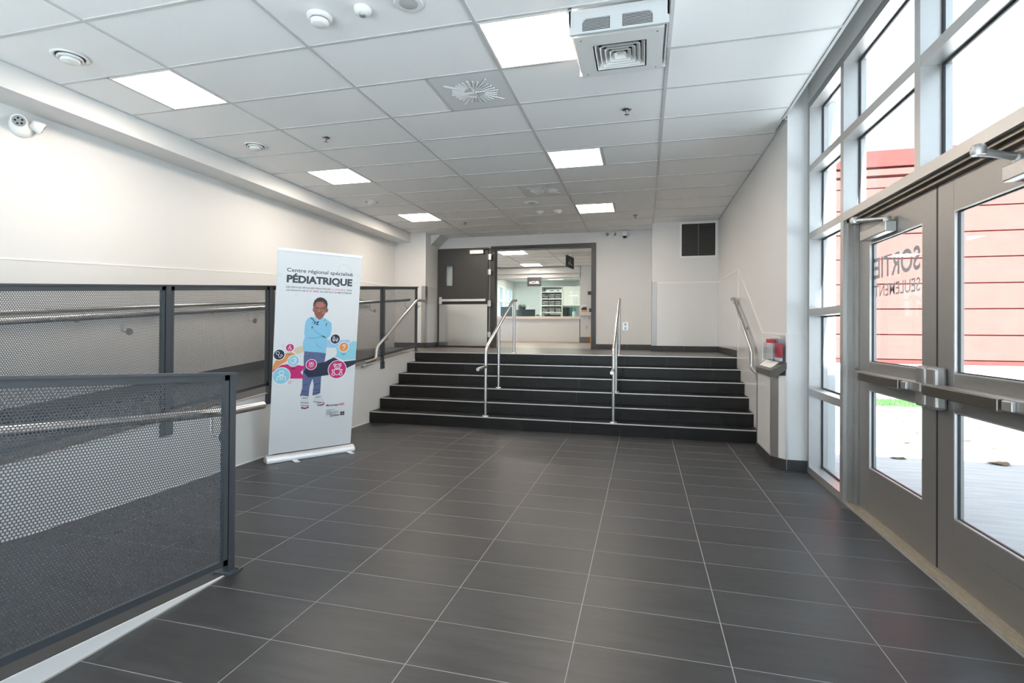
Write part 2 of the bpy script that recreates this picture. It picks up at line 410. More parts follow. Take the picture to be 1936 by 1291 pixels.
for c, x0, x1 in cols:
    for r_ in rows:
        y0, y1 = GY0 + r_*GD, min(GY0 + (r_+1)*GD, YB)
        if c == 0 and y0 > 5.2: xx1 = XR
        else: xx1 = x1
        if c == 0 and y1 > YC: y1 = YC
        if y1 - y0 < .05: continue
        mid = GX0 + c*GW + GW/2; hs = half.get((c, r_), [])
        if not hs: ctile(x0, xx1, y0, y1)
        else:
            if 'l' not in hs: ctile(x0, mid, y0, y1)
            if 'r' not in hs: ctile(mid, xx1, y0, y1)
            build(B(mid - .012, mid + .012, y0, y1, HC - .001, HC + .004), 'cross_tee', m_tee, ceil)
        build(B(x0, xx1, y0 - .012, y0 + .012, HC - .001, HC + .004), 'cross_tee', m_tee, ceil)
for k in range(-3, 1):
    build(B(GX0 + k*GW - .012, GX0 + k*GW + .012, -3.0, YB if k < 0 else YC, HC - .0025, HC + .004), 'main_tee', m_tee, ceil)
for x in (-4.61, ): build(B(x, x + .02, -3.0, 9.6, HC - .002, HC + .004), 'wall_angle', m_tee, ceil)
build(B(1.235, 1.256, -3.0, 5.2, HC - .002, HC + .004), 'wall_angle', m_tee, ceil)
build(B(1.262, 1.28, 5.2, YC, HC - .002, HC + .004), 'wall_angle', m_tee, ceil)

# ================================================================== STAIRS
st = empty('staircase', (-1.17, SY0, 0), 'wide staircase of six charcoal tiled steps with pale metal nosings', 'stairs')
jx = [XL] + [TX0 + TW*k for k in range(-2, 6) if XL + .05 < TX0 + TW*k < XR - .05] + [XR]
for k in range(6):
    y0, z0, z1 = SY0 + TREAD*k, RISE*k, RISE*(k+1)
    y1 = SY0 + TREAD*(k+1) if k < 5 else 7.77
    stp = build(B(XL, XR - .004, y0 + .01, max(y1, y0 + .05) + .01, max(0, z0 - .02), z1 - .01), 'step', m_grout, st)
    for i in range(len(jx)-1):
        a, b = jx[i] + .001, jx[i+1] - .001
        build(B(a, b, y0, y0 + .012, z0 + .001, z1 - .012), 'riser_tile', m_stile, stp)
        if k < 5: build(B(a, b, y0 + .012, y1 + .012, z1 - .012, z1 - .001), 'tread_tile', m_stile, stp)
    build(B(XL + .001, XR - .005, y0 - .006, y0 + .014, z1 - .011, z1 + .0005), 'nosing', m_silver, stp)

# ================================================================== PERFORATED RAILINGS
def perf_mesh(y0, y1, zb, zt, sb, s_t, pitch=.0127, hole=.0047, nseg=12):
    """perforated sheet on the plane x = 0 between y0..y1; lower edge zb + sb*(y-y0), upper edge zt + s_t*(y-y0)"""
    L = y1 - y0; H = zt - zb; rowh = pitch * math.sqrt(3) / 2
    nc = int(L / pitch); nr = int(H / rowh); cx = (np.arange(nc) + .25) * pitch
    rr, cc = np.meshgrid(np.arange(nr), np.arange(nc), indexing='ij')
    yy = ((cc + .25) * pitch + (rr % 2) * pitch / 2).ravel(); ww = ((rr + .5) * rowh).ravel()
    R = pitch / math.sqrt(3)
    if nseg == 12:
        ang = np.arange(12) * math.pi / 6 + math.pi / 6
        rad = np.where(np.arange(12) % 2 == 0, R, R * math.cos(math.pi / 6))
    else:
        ang = np.arange(6) * math.pi / 3 + math.pi / 6; rad = np.full(6, R)
    n = len(ang); hr = hole if nseg == 12 else hole * 1.06
    ou = np.stack([np.cos(ang) * rad, np.sin(ang) * rad], 1); inn = np.stack([np.cos(ang) * hr, np.sin(ang) * hr], 1)
    tmpl = np.concatenate([ou, inn])
    Y = (yy[:, None] + tmpl[None, :, 0]).ravel(); W = (ww[:, None] + tmpl[None, :, 1]).ravel()
    Y = np.clip(Y, 0, L); t = W / H
    Zc = zb + sb * Y + t * (H + (s_t - sb) * Y)
    co = np.stack([np.zeros_like(Y), Y + y0, Zc], 1).astype(np.float32)
    q = np.array([[i, (i+1) % n, n + (i+1) % n, n + i] for i in range(n)])
    fa = (np.arange(len(yy))[:, None, None] * (2*n) + q[None]).reshape(-1, 4)
    me = bpy.data.meshes.new('perforated_sheet'); me.vertices.add(len(co)); me.vertices.foreach_set('co', co.ravel())
    me.loops.add(fa.size); me.loops.foreach_set('vertex_index', fa.ravel().astype(np.int32))
    me.polygons.add(len(fa)); me.polygons.foreach_set('loop_start', (np.arange(len(fa)) * 4).astype(np.int32))
    me.materials.append(m_mesh); me.update(calc_edges=True); return me
def bay(root, X, y0, y1, bot, top, sheet):
    """one framed panel between two posts; bot/top are heights as functions of y"""
    e = .026; fr = MB(); p0, p1 = y0 + .028, y1 - .028
    def bar(ya, yb, fz, dz0, dz1):
        fr.add([(X + sx, y, fz(y) + dz) for y in (ya, yb) for sx, dz in ((-.012, dz0), (.012, dz0), (.012, dz1), (-.012, dz1))],
               [(0, 1, 2, 3), (7, 6, 5, 4), (0, 4, 5, 1), (1, 5, 6, 2), (2, 6, 7, 3), (3, 7, 4, 0)])
    bar(p0, p1, bot, 0, .03); build(fr, 'panel_rail', m_dgrey, root)
    fr = MB(); bar(p0, p1, top, -.035, 0); build(fr, 'panel_rail', m_dgrey, root)
    for ya, yb in ((p0, p0 + .026), (p1 - .026, p1)):
        s_ = MB().add([(X + sx, y, z) for y in (ya, yb) for sx, z in ((-.012, bot(y)), (.012, bot(y)), (.012, top(y)), (-.012, top(y)))],
                      [(0, 1, 2, 3), (7, 6, 5, 4), (0, 4, 5, 1), (1, 5, 6, 2), (2, 6, 7, 3), (3, 7, 4, 0)])
        build(s_, 'panel_stile', m_dgrey, root)
    o = bpy.data.objects.new('perforated_sheet', sheet); C.objects.link(o); o.parent = root
    o.location = Vector((X, p0, bot(p0))) - wloc(root)
# second run: stands on the edge of the upper ramp
rb = empty('perforated_railing', (XL, 4.0, ramp2(4.0)), 'dark grey perforated metal railing along the upper ramp behind the banner', 'railing')
SL = .0815
topb = lambda y: 1.975 + SL * (y - 7.82)
botb = lambda y: .99 + SL * (y - 7.82)
posts = [7.82 - 1.147*k for k in range(8)]
sheet_b = None
for k, y in enumerate(posts):
    zb = Z1 - .002 if k == 0 else ramp2(y) - .10
    build(B(XL - .022, XL + .004 if k == 0 else XL + .018, y - .022, y + .022, zb, topb(y) + .004), 'post', m_dgrey, rb)
    if k == 0: build(B(XL - .05, XL + .03, y - .05, y + .06, Z1, Z1 + .01), 'foot_plate', m_dgrey, rb)
    else: build(B(XL, XL + .012, y - .055, y + .055, ramp2(y) - .11, ramp2(y) - .005), 'foot_plate', m_dgrey, rb)
    if k < 7:
        y0, y1 = posts[k+1], posts[k]
        if sheet_b is None:
            L = y1 - y0 - .056
            sheet_b = perf_mesh(0, L, .004, topb(y0) - botb(y0) - .006, SL, SL, nseg=6)
        bay(rb, XL, y0, y1, botb, topb, sheet_b)
build(MB().obox((XL, posts[-1], topb(posts[-1]) + .004), (XL, posts[0] + .024, topb(posts[0]) + .006), .05, .012), 'top_rail', m_dgrey, rb)
# first run: stands at the edge of the lower ramp
XF = -2.085
rf = empty('perforated_railing', (XF, 2.2, 0), 'dark grey perforated metal railing in the foreground on the lower ramp kerb', 'railing')
topf = lambda y: 1.032 + .066 * (2.25 - y)
botf = lambda y: .045 + .086 * (2.25 - y)
pf = [2.235, 1.10, -.035]
sheet_f = None
for k, y in enumerate(pf):
    z0 = max(0, ramp1(y)) - (.0 if k == 0 else .01)
    build(B(XF - .02, XF + .012, y - .02, y + .02, z0, topf(y) - .002), 'post', m_dgrey, rf)
    pl = build(B(XF - .06, XF + .045, y - .045, y + .045, max(0, z0), max(0, z0) + .009), 'foot_plate', m_dgrey, rf)
    for sx in (-.042, .03):
        build(MB().lathe([(.011, 0), (.011, .012), (.006, .016)], (XF + sx, y + .012, max(0, z0) + .009), 6, smooth=False), 'bolt', m_dgrey, pl)
    if k < 2:
        y0, y1 = pf[k+1], pf[k]
        if sheet_f is None:
            L = y1 - y0 - .056
            sheet_f = perf_mesh(0, L, .004, topf(y0+.03) - botf(y0+.03) - .006, -.086, -.066, nseg=12)
        bay(rf, XF, y0, y1, botf, topf, sheet_f)
build(MB().obox((XF, pf[-1], topf(pf[-1])), (XF, pf[0] + .022, topf(pf[0] + .022)), .05, .012), 'top_rail', m_dgrey, rf)

# ================================================================== HANDRAILS
TR = .0215
def jhook(mb, p, wallx, drop=.10, r=.006):
    x, y, z = p
    mb.tube(fillet([(x, y, z - TR), (x, y, z - drop), (wallx, y, z - drop)], .03), r, 8)
    sg = 1 if wallx > x else -1
    mb.lathe([(.026, 0), (.026, .006), (.010, .009)], (wallx, y, z - drop), 14, (-sg, 0, 0))
def rail(name, label, pts, loc, hooks=(), group=None, filletr=.05):
    root = empty(name, loc, label, 'handrail', group)
    build(MB().tube(fillet(pts, filletr), TR, 14), 'rail_tube', m_steel, root)
    for (p, wx, dr) in hooks:
        m_ = MB(); jhook(m_, p, wx, dr); build(m_, 'bracket', m_steel, root)
    return root
def cen_rail(X, label):
    root = empty('stair_handrail', (X, 6.37, RISE), label, 'handrail', 'handrails standing on the stairs')
    pts = [(X, 6.372, .80), (X, 6.372, 1.03), (X, 7.80, 1.745), (X, 7.99, 1.752)]
    build(MB().tube(fillet(pts, .09), TR, 14), 'rail_tube', m_steel, root)
    build(MB().tube([(X, 6.04, .785), (X, 6.39, .80)], TR, 14), 'end_tube', m_steel, root)
    for y, z0, z1 in ((6.372, RISE, .81), (6.985, RISE*3, 1.325), (7.87, Z1, 1.735)):
        build(MB().tube([(X, y, z0), (X, y, z1)], .019, 14), 'post', m_steel, root)
        fl = build(MB().lathe([(.045, 0), (.045, .006), (.026, .012), (.021, .014)], (X, y, z0), 20), 'base_flange', m_steel, root)
        for sx in (-1, 1): build(MB().lathe([(.008, 0), (.008, .008), (.004, .011)], (X + sx*.033, y, z0 + .006), 6, smooth=False), 'bolt', m_steel, fl)
    return root
cen_rail(-1.98, 'stainless steel handrail on the stairs in front of the open charcoal door')
cen_rail(-.35, 'stainless steel handrail on the stairs in front of the wall outlet')
XH = 1.21
rail('wall_handrail', 'stainless steel handrail fixed to the right wall beside the stairs',
     [(XH + .05, 7.82, 1.735), (XH, 7.80, 1.735), (XH, 7.60, 1.728), (XH, 6.41, 1.07), (XH, 6.405, .86), (XH, 6.09, .815)], (XH, 7.0, .9),
     [((XH, 7.66, 1.73), XR - .005, .07), ((XH, 7.0, 1.396), XR - .005, .07), ((XH, 6.15, .825), XR - .005, .09)], filletr=.045)
XG = -3.55
rail('wall_handrail', 'stainless steel handrail on the left side of the stairs fixed to the perforated railing',
     [(XG, 7.95, 1.754), (XG, 7.66, 1.752), (XG, 6.37, 1.03), (XG, 6.362, .865), (XG, 6.06, .832)], (XG, 7.0, .9),
     [((XG, 7.86, 1.753), XL, .09), ((XG, 6.72, 1.225), XL + .01, .10), ((XG, 6.12, .838), XL, .05)], filletr=.07)
XA = -4.87
rail('ramp_handrail', 'steel handrail on the left wall above the upper ramp',
     [(XA, -.4, ramp2(-.4) + .875), (XA, 7.7, Z1 + .872), (XA, 8.6, Z1 + .875)], (XA, 4.0, 1.2),
     [((XA, y, ramp2(min(y, 7.76)) + .873), XW, .09) for y in (.5, 2.0, 3.5, 5.0, 6.5, 7.9)])
XA = -3.73
rail('ramp_handrail', 'steel handrail on the back of the perforated railing of the upper ramp',
     [(XA, -.4, ramp2(-.4) + .85), (XA, 7.5, ramp2(7.5) + .85), (XA, 7.75, Z1 + .855)], (XA, 4.0, 1.1),
     [((XA, y, ramp2(y) + .85), XL - .02, .12) for y in (.6, 1.9, 2.95, 4.2, 5.3, 6.5, 7.6)])
XA = -2.175
rail('ramp_handrail', 'stainless steel handrail with free end passing the foreground perforated railing',
     [(XA, 2.575, .818), (XA, 2.30, .818), (XA, -.05, .818 + 2.3*.0833)], (XA, 2.2, .7),
     [((XA, 2.20, .822), XF - .015, .11), ((XA, 1.08, .917), XF - .015, .11), ((XA, .02, 1.005), XF - .015, .11)])

# ================================================================== CURTAIN WALL AND EXIT DOORS
XI, XO, XGL = 1.45, 1.60, 1.562
win = empty('window_1', (XI, 4.0, 0), kind='structure')
MUL = [(5.145, 5.2), (4.335, 4.397), (3.235, 3.296), (2.105, 2.167), (.95, 1.01), (-.25, -.19), (-1.45, -1.39), (-3.0, -2.94)]
HZ = [(0, .057), (.701, .762), (1.415, 1.478), (2.106, 2.167), (2.714, 2.775), (3.30, 3.36)]
for k, (a, b) in enumerate(MUL):
    z0 = 2.106 if k == 2 else 0
    build(B(XI, XO, a, b, z0, 3.36), 'mullion', m_alu, win)
for k in range(len(MUL)-1):
    y1, y0 = MUL[k][0], MUL[k+1][1]
    door = k in (1, 2)
    lv = HZ[3:] if door else HZ
    for (za, zb) in lv: build(B(XI + .001, XO - .001, y0, y1, za, zb), 'transom', m_alu, win)
    for i in range(len(lv)-1):
        za, zb = lv[i][1], lv[i+1][0]
        p = build(B(XGL, XGL + .012, y0 - .005, y1 + .005, za - .005, zb + .005), 'pane', m_glass, win)
        g = MB(); e = .014
        g.box(XGL - .012, XGL - .001, y0, y0 + e, za, zb).box(XGL - .012, XGL - .001, y1 - e, y1, za, zb).box(XGL - .012, XGL - .001, y0 + e, y1 - e, za, za + e).box(XGL - .012, XGL - .001, y0 + e, y1 - e, zb - e, zb)
        build(g, 'gasket', m_gask, p)
# door frame head and jambs (recessed)
build(B(1.50, 1.60, 2.167, 4.335, 2.062, 2.106).box(1.475, 1.50, 2.167, 4.335, 2.085, 2.106), 'door_head', m_anod, win)
for a, b in ((4.262, 4.335), (2.167, 2.196)):
    build(B(1.505, 1.60, a, b, 0, 2.106).box(1.475, 1.505, (a + .045) if a > 3 else a, b if a > 3 else b - .012, 0, 2.106), 'door_jamb', m_aludoor, win)
th = MB().box(1.462, 1.64, 2.167, 4.335, 0, .008)
for k in range(6): th.box(1.468 + .014*k, 1.476 + .014*k, 2.167, 4.335, .008, .011)
tag(build(th, 'door_threshold', m_thresh, None, origin=(1.53, 3.25, 0)), 'worn ribbed aluminium threshold under the glazed exit doors', 'threshold')
def exit_door(name, y0, y1, hinge_hi, sign):
    """leaf between y0 < y1; hinge_hi: hinged on the high-y side"""
    d = empty(name, (1.552, (y0+y1)/2, .012), kind='structure')
    xa, xb = 1.53, 1.575; zt = 2.058; zb = .012
    hs, ls = .165, .142
    ya, yb = (y0 + ls, y1 - hs) if hinge_hi else (y0 + hs, y1 - ls)
    for a, b in ((y0, ya), (yb, y1)): build(B(xa, xb, a, b, zb, zt), 'stile', m_aludoor, d)
    for a, b in ((zb, .205), (.206, .322), (.868, 1.06), (1.892, zt)): build(B(xa + .0008, xb, ya, yb, a, b), 'rail', m_aludoor, d)
    for za, zc in ((.322, .868), (1.06, 1.892)):
        p = build(B(1.556, 1.562, ya - .004, yb + .004, za - .004, zc + .004), 'pane', m_glass, d)
        g = MB(); e = .012
        g.box(1.545, 1.555, ya, ya + e, za, zc).box(1.545, 1.555, yb - e, yb, za, zc).box(1.545, 1.555, ya + e, yb - e, za, za + e).box(1.545, 1.555, ya + e, yb - e, zc - e, zc)
        build(g, 'gasket', m_gask, p)
        s_ = .006; g = MB()
        g.box(1.531, 1.545, ya, ya + s_, za, zc).box(1.531, 1.545, yb - s_, yb, za, zc).box(1.531, 1.545, ya + s_, yb - s_, za, za + s_).box(1.531, 1.545, ya + s_, yb - s_, zc - s_, zc)
        build(g, 'glazing_stop', m_silver, p)
        if sign and zc > 1.5:
            for body, v0, v1, bd, nm in (('SORTIE', 1.640, 1.786, .02, 'lettering'), ('SEULEMENT', 1.514, 1.597, .008, 'lettering')):
                uv_, f_ = text_fit(body, 3.484, 4.094, v0, v1, bd)
                build(MB().add([(1.5632, u, v) for u, v in uv_], f_), nm, m_letter, p)
    # push bar
    lo, hi = (y0 + .02, y1 - .09) if hinge_hi else (y0 + .09, y1 - .02)
    latch = y0 + .045 if hinge_hi else y1 - .045
    pb = build(B(1.462, 1.53, lo, hi, .945, .998), 'push_bar', m_aludoor, d, bevel=.006)
    if hinge_hi: a, b = lo + .19, hi - .14
    else: a, b = lo + .30, hi - .02
    build(B(1.436, 1.463, a, b, .940, .996), 'touch_pad', m_anod, pb, bevel=.005)
    build(B(1.445, 1.463, (a - .075), a - .012, .948, .990), 'end_bracket', m_alu, pb, bevel=.004)
    hw = MB().prism([(latch - .052, .865), (latch + .052, .865), (latch + .046, 1.09), (latch - .046, 1.09)], 0, 1.47, 1.53)
    build(hw, 'latch_case', m_aludoor, pb, bevel=.016)
    # closer
    if hinge_hi: ca, cb = y1 - .57, y1 - .18
    else: ca, cb = y0 + .19, y0 + .41
    cl = build(B(1.465, 1.53, ca, cb, 1.905, 1.972), 'closer', m_alu, d, bevel=.006)
    pv = (1.497, ca + .05 if hinge_hi else cb - .05)
    arm = MB()
    arm.lathe([(.024, 0), (.024, .03), (.018, .036)], (pv[0], pv[1], 1.972), 16)
    if hinge_hi: elb, shoe = (1.37, pv[1] + .16), (1.49, y1 - .02)
    else: elb, shoe = (1.33, pv[1] - .05), (1.49, pv[1] + .20)
    arm.tube([(pv[0], pv[1], 1.995), (elb[0], elb[1], 2.015)], [.014, .017], 10)
    arm.lathe([(.024, -.012), (.027, 0), (.027, .02), (.02, .03)], (elb[0], elb[1], 2.012), 16)
    arm.tube([(elb[0], elb[1], 2.035), (shoe[0], shoe[1], 2.07)], .010, 8)
    arm.lathe([(.02, 0), (.02, .02)], (shoe[0], shoe[1], 2.062), 14)
    build(arm, 'closer_arm', m_alu, cl)
    return d
d1 = exit_door('door_1', 3.245, 4.257, True, True)
build(B(1.5302, 1.574, 3.2268, 3.2448, .012, 2.058), 'meeting_seal', m_gask, d1)
exit_door('door_2', 2.20, 3.226, False, False)

# ================================================================== RECEPTION DOOR (open leaf) AND FRAME
fr = empty('door_3', (-2.0, YB, Z1), kind='structure')
fw = .09
mb = MB().box(DX0 - .045, DX0 + .045, YB - .02, YB + .18, Z1, DZ + .04)
build(mb, 'jamb', m_doorgr, fr)
build(MB().box(DX1 - .055, DX1 + .04, YB - .02, YB + .18, Z1, DZ + .04), 'jamb', m_doorgr, fr)
build(MB().box(DX0 + .045, DX1 - .055, YB - .02, YB + .18, DZ - .035, DZ + .04), 'head', m_doorgr, fr)
build(MB().box(-2.95, -2.15, YB - .035, YB - .02, DZ - .03, DZ + .005), 'closer_track', m_black, fr)
lf = empty('door_4', (-3.68, 10.22, Z1 + .01), kind='structure')
lfp = MB()
lx0, lx1, lz0, lz1, wy0, wy1 = -4.252, -3.13, Z1 + .012, 2.998, 10.2, 10.245
wx0, wx1, wz0, wz1 = -4.075, -3.92, 2.21, 2.64
lfp.box(lx0, wx0, wy0, wy1, lz0, lz1).box(wx1, lx1, wy0, wy1, lz0, lz1).box(wx0, wx1, wy0, wy1, lz0, wz0).box(wx0, wx1, wy0, wy1, wz1, lz1)
build(lfp, 'leaf', m_doorgr, lf)
wf = MB().box(wx0 - .025, wx0, wy0 - .008, wy0, wz0 - .025, wz1 + .025).box(wx1, wx1 + .025, wy0 - .008, wy0, wz0 - .025, wz1 + .025).box(wx0, wx1, wy0 - .008, wy0, wz1, wz1 + .025).box(wx0, wx1, wy0 - .008, wy0, wz0 - .025, wz0)
wf_o = build(wf, 'lite_frame', m_doorgr, lf)
build(B(wx0, wx1, wy0 + .015, wy0 + .025, wz0, wz1), 'lite_pane', m_glass, wf_o)
build(B(-4.215, -3.145, wy0 - .004, wy0, .945, 1.815), 'kick_plate', mat('polished_kick_plate', (.58, .54, .49), .16, 1.), lf)
eb = build(B(-4.15, -3.17, wy0 - .06, wy0 - .012, 1.872, 1.925), 'exit_bar', m_silver, lf, bevel=.006)
build(B(-4.20, -4.14, wy0 - .065, wy0, 1.815, 1.97), 'latch_case', m_silver, eb, bevel=.01)
build(B(-3.72, -3.70, wy0 - .062, wy0 - .058, 1.875, 1.92), 'pad_joint', m_alu, eb)
clo = build(B(-3.52, -3.22, wy0 - .06, wy0, 2.86, 2.945), 'closer', m_silver, lf, bevel=.006)
build(MB().tube([(-3.26, wy0 - .03, 2.95), (-3.0, wy0 - .05, 2.965), (-2.78, YB - .03, 2.965)], .011, 8), 'closer_arm', m_doorgr, clo)
for za, zb in ((2.74, 2.86), (2.43, 2.54), (1.77, 1.89), (1.13, 1.24)):
    build(B(-3.118, -3.07, wy0 - .006, wy0 + .005, za, zb).lathe([(.009, 0), (.009, zb - za)], (-3.128, wy0 - .008, za), 10), 'hinge', m_silver, lf)

# ================================================================== CEILING FITTINGS
m_lframe = mat('lamp_frame_white', (.78, .77, .75), .4)
wheres = {(-1, 0): 'beside the ceiling air unit, nearest on the right', (-1, 4): 'middle one of the right row', (-1, 8): 'farthest one of the right row',
          (-4, 0): 'nearest one beside the left soffit', (-4, 4): 'middle one beside the left soffit', (-4, 8): 'farthest one beside the left soffit'}
lamp0 = None
for c, s_, r_ in LIGHT_CELLS:
    x0 = GX0 + c*GW + (0 if s_ == 'l' else GW/2); y0 = GY0 + r_*GD; cx, cy_ = x0 + GW/4, y0 + GD/2
    lab = 'square lit ceiling light panel, ' + wheres[(c, r_)]
    if lamp0 is None:
        lamp0 = empty('ceiling_light', (cx, cy_, HC), lab, 'ceiling light', 'square ceiling light panels')
        h = GW/4 - .012; e = .014
        f = MB().box(-h, h, -h, -h+e, -.004, .018).box(-h, h, h-e, h, -.004, .018).box(-h, -h+e, -h+e, h-e, -.004, .018).box(h-e, h, -h+e, h-e, -.004, .018)
        build(f, 'frame', m_lframe, lamp0, local=True)
        build(B(-h+e, h-e, -h+e, h-e, .002, .012), 'diffuser', m_lamp, lamp0, local=True)
    else: tag(copy_tree(lamp0, (cx, cy_, HC)), lab)

# radial swirl diffusers
def swirl(cx, cy_, lab):
    root = empty('swirl_diffuser', (cx, cy_, HC), lab, 'air diffuser', 'square swirl air diffusers')
    h = GW/4 - .012
    build(B(-h, h, -h, h, -.001, .006), 'face_plate', mat('swirl_plate_white', (.74, .755, .77), .45) if 'swirl_plate_white' not in MATS else MATS['swirl_plate_white'], root, local=True)
    for k in range(28):
        a = k * 2 * math.pi / 28
        lo, hi = .085, .185
        if k % 7 == 0: lo, hi = .012, .20
        elif k % 7 == 3 : lo, hi = .085, .265 if k % 2 else .245
        d_ = Vector((math.cos(a), math.sin(a), 0)); n_ = Vector((-d_.y, d_.x, 0))
        n_ = -n_
        vane = MB().add([d_*lo - n_*.009 + Vector((0, 0, -.001)), d_*hi - n_*.009 + Vector((0, 0, -.001)), d_*hi + n_*.007 + Vector((0, 0, -.009)), d_*lo + n_*.007 + Vector((0, 0, -.009)),
                         d_*lo + n_*.007 + Vector((0, 0, -.001)), d_*hi + n_*.007 + Vector((0, 0, -.001))], [(0, 1, 2, 3), (0, 4, 5, 1), (3, 2, 5, 4), (0, 3, 4), (1, 5, 2)])
        vo = build(vane, 'vane', m_plast, root, local=True)
        sl = MB(); nseg = max(4, int((hi-lo)/.022))
        for q in range(nseg):
            a0 = lo + (hi-lo)*(q+.12)/nseg; a1 = lo + (hi-lo)*(q+.75)/nseg; b0, b1 = .0078, .0135
            sl.add([d_*a0 + n_*b0 + Vector((0, 0, -.0013)), d_*a1 + n_*b0 + Vector((0, 0, -.0013)), d_*a1 + n_*b1 + Vector((0, 0, -.0013)), d_*a0 + n_*b1 + Vector((0, 0, -.0013)),
                    d_*a0 + n_*b0 + Vector((0, 0, .001)), d_*a1 + n_*b0 + Vector((0, 0, .001)), d_*a1 + n_*b1 + Vector((0, 0, .001)), d_*a0 + n_*b1 + Vector((0, 0, .001))],
                   [(0, 3, 2, 1), (0, 1, 5, 4), (1, 2, 6, 5), (2, 3, 7, 6), (3, 0, 4, 7)])
        build(sl, 'slot', m_dslot, vo, local=True)
for (c, s_, r_), lab in zip(DIFF_CELLS, ('nearer square ceiling diffuser with radial slots', 'farther square ceiling diffuser with radial slots near the doorway')):
    swirl(GX0 + c*GW + GW*.75, GY0 + r_*GD + GD/2, lab)

# boxed air unit with two louvres and a square diffuser
ax0, ax1, ay0, ay1, az = -.453, .140, 3.14, 3.715, 3.09
ac = empty('air_unit', ((ax0+ax1)/2, (ay0+ay1)/2, HC), 'white boxed air unit on the ceiling with two louvres and square diffuser', 'air unit')
hood = MB().box(ax0, ax1, ay0, ay0 + .015, az, HC).box(ax0, ax0 + .01, ay0, ay1, az + .05, HC).box(ax1 - .01, ax1, ay0, ay1, az + .05, HC).box(ax0, ax1, ay1 - .01, ay1, az + .02, HC)
build(hood, 'housing', mat('air_unit_white', (.60, .61, .62), .4), ac)
for a, b in ((-.370, -.205), (-.130, .045)):
    lv = build(MB().prism([(a, 3.105), (b, 3.105), (b, 3.178), ((a + .02) if a < -.2 else b - .0, 3.178), (a, 3.155)] if a < -.2 else [(a, 3.105), (b, 3.105), (b, 3.155), (b - .02, 3.178), (a, 3.178)], 1, ay0 - .002, ay0), 'louvre', m_dslot, ac)
    for k in range(8):
        z = 3.108 + .009*k
        build(B(a + .003, b - .003, ay0 - .005, ay0 - .002, z, z + .0026), 'slat', m_tee, lv)
ox0, ox1, oy0, oy1 = -.318, .008, 3.302, 3.622
px0, px1, py0, py1 = -.43, .115, 3.185, 3.70
pz = az + .004
plate = MB().box(px0, px1, py0, oy0, pz, pz + .045).box(px0, px1, oy1, py1, pz, pz + .045).box(px0, ox0, oy0, oy1, pz, pz + .045).box(ox1, px1, oy0, oy1, pz, pz + .045)
plo = build(plate, 'diffuser_plate', m_plast, ac)
for sx, sy in ((px0 + .04, py0 + .04), (px1 - .04, py0 + .04), (px0 + .04, py1 - .04), (px1 - .04, py1 - .04)):
    build(MB().lathe([(.006, 0), (.006, -.002)], (sx, sy, pz), 8), 'screw', m_duct, plo)
dct = MB().box(ox0 - .004, ox0, oy0, oy1, pz, HC - .01).box(ox1, ox1 + .004, oy0, oy1, pz, HC - .01).box(ox0, ox1, oy0 - .004, oy0, pz, HC - .01).box(ox0, ox1, oy1, oy1 + .004, pz, HC - .01)
build(dct, 'duct', m_duct, ac); build(B(ox0, ox1, oy0, oy1, HC - .012, HC - .008), 'duct_top', m_dslot, ac)
mx_, my_ = (ox0+ox1)/2, (oy0+oy1)/2; hh = (ox1-ox0)/2
for k in range(5):
    e = hh - .004 - k*.030
    for sgn in (-1, 1):
        t = .0022
        build(MB().add([(mx_ + sgn*e, my_ - e, pz + .002), (mx_ + sgn*e, my_ + e, pz + .002), (mx_ + sgn*(e - .026), my_ + e - .026, pz + .036), (mx_ + sgn*(e - .026), my_ - e + .026, pz + .036),
                        (mx_ + sgn*(e - t), my_ - e, pz + .002), (mx_ + sgn*(e - t), my_ + e, pz + .002)], [(0, 1, 2, 3), (4, 3, 2, 5), (0, 4, 5, 1)]), 'vane', m_plast, plo)
        build(MB().add([(mx_ - e, my_ + sgn*e, pz + .002), (mx_ + e, my_ + sgn*e, pz + .002), (mx_ + e - .026, my_ + sgn*(e - .026), pz + .036), (mx_ - e + .026, my_ + sgn*(e - .026), pz + .036),
                        (mx_ - e, my_ + sgn*(e - t), pz + .002), (mx_ + e, my_ + sgn*(e - t), pz + .002)], [(0, 1, 2, 3), (4, 3, 2, 5), (0, 4, 5, 1)]), 'vane', m_plast, plo)

# round supply diffusers, detectors, speakers, sprinklers
def dev(name, label, cat, x, y, parts, group=None):
    r = empty(name, (x, y, HC), label, cat, group)
    for nm, prof, m_ in parts: build(MB().lathe(prof, (0, 0, 0), 28), nm, m_, r, local=True)
    return r
rd = [('flange', [(.112, 0), (.116, -.006), (.098, -.012), (.090, -.006), (.088, 0)], m_plast), ('dark_throat', [(.088, -.001), (.088, -.004)], m_dslot),
      ('middle_ring', [(.074, -.006), (.080, -.020), (.070, -.026), (.062, -.014)], m_plast), ('core_disc', [(.052, -.010), (.060, -.036), (.052, -.044), (0, -.048)], m_plast)]
for (x, y), t in zip(((-4.045, 2.80), (-4.05, 4.64), (-4.055, 7.09)), ('nearest, beside the left soffit', 'second, between two light panels beside the soffit', 'farthest, beside the left soffit')):
    dev('round_diffuser', 'round white ceiling air diffuser, ' + t, 'air diffuser', x, y, rd, 'round ceiling diffusers')
dev('smoke_detector', 'white round smoke detector on the ceiling at the top, nearest', 'smoke detector', -1.985, 2.815,
    [('base', [(.078, 0), (.078, -.012), (.064, -.022), (.060, -.024)], m_plast), ('slot_ring', [(.052, -.022), (.050, -.040)], m_dslot), ('cap', [(.056, -.030), (.054, -.046), (.040, -.058), (0, -.060)], m_plast)], 'smoke detectors')
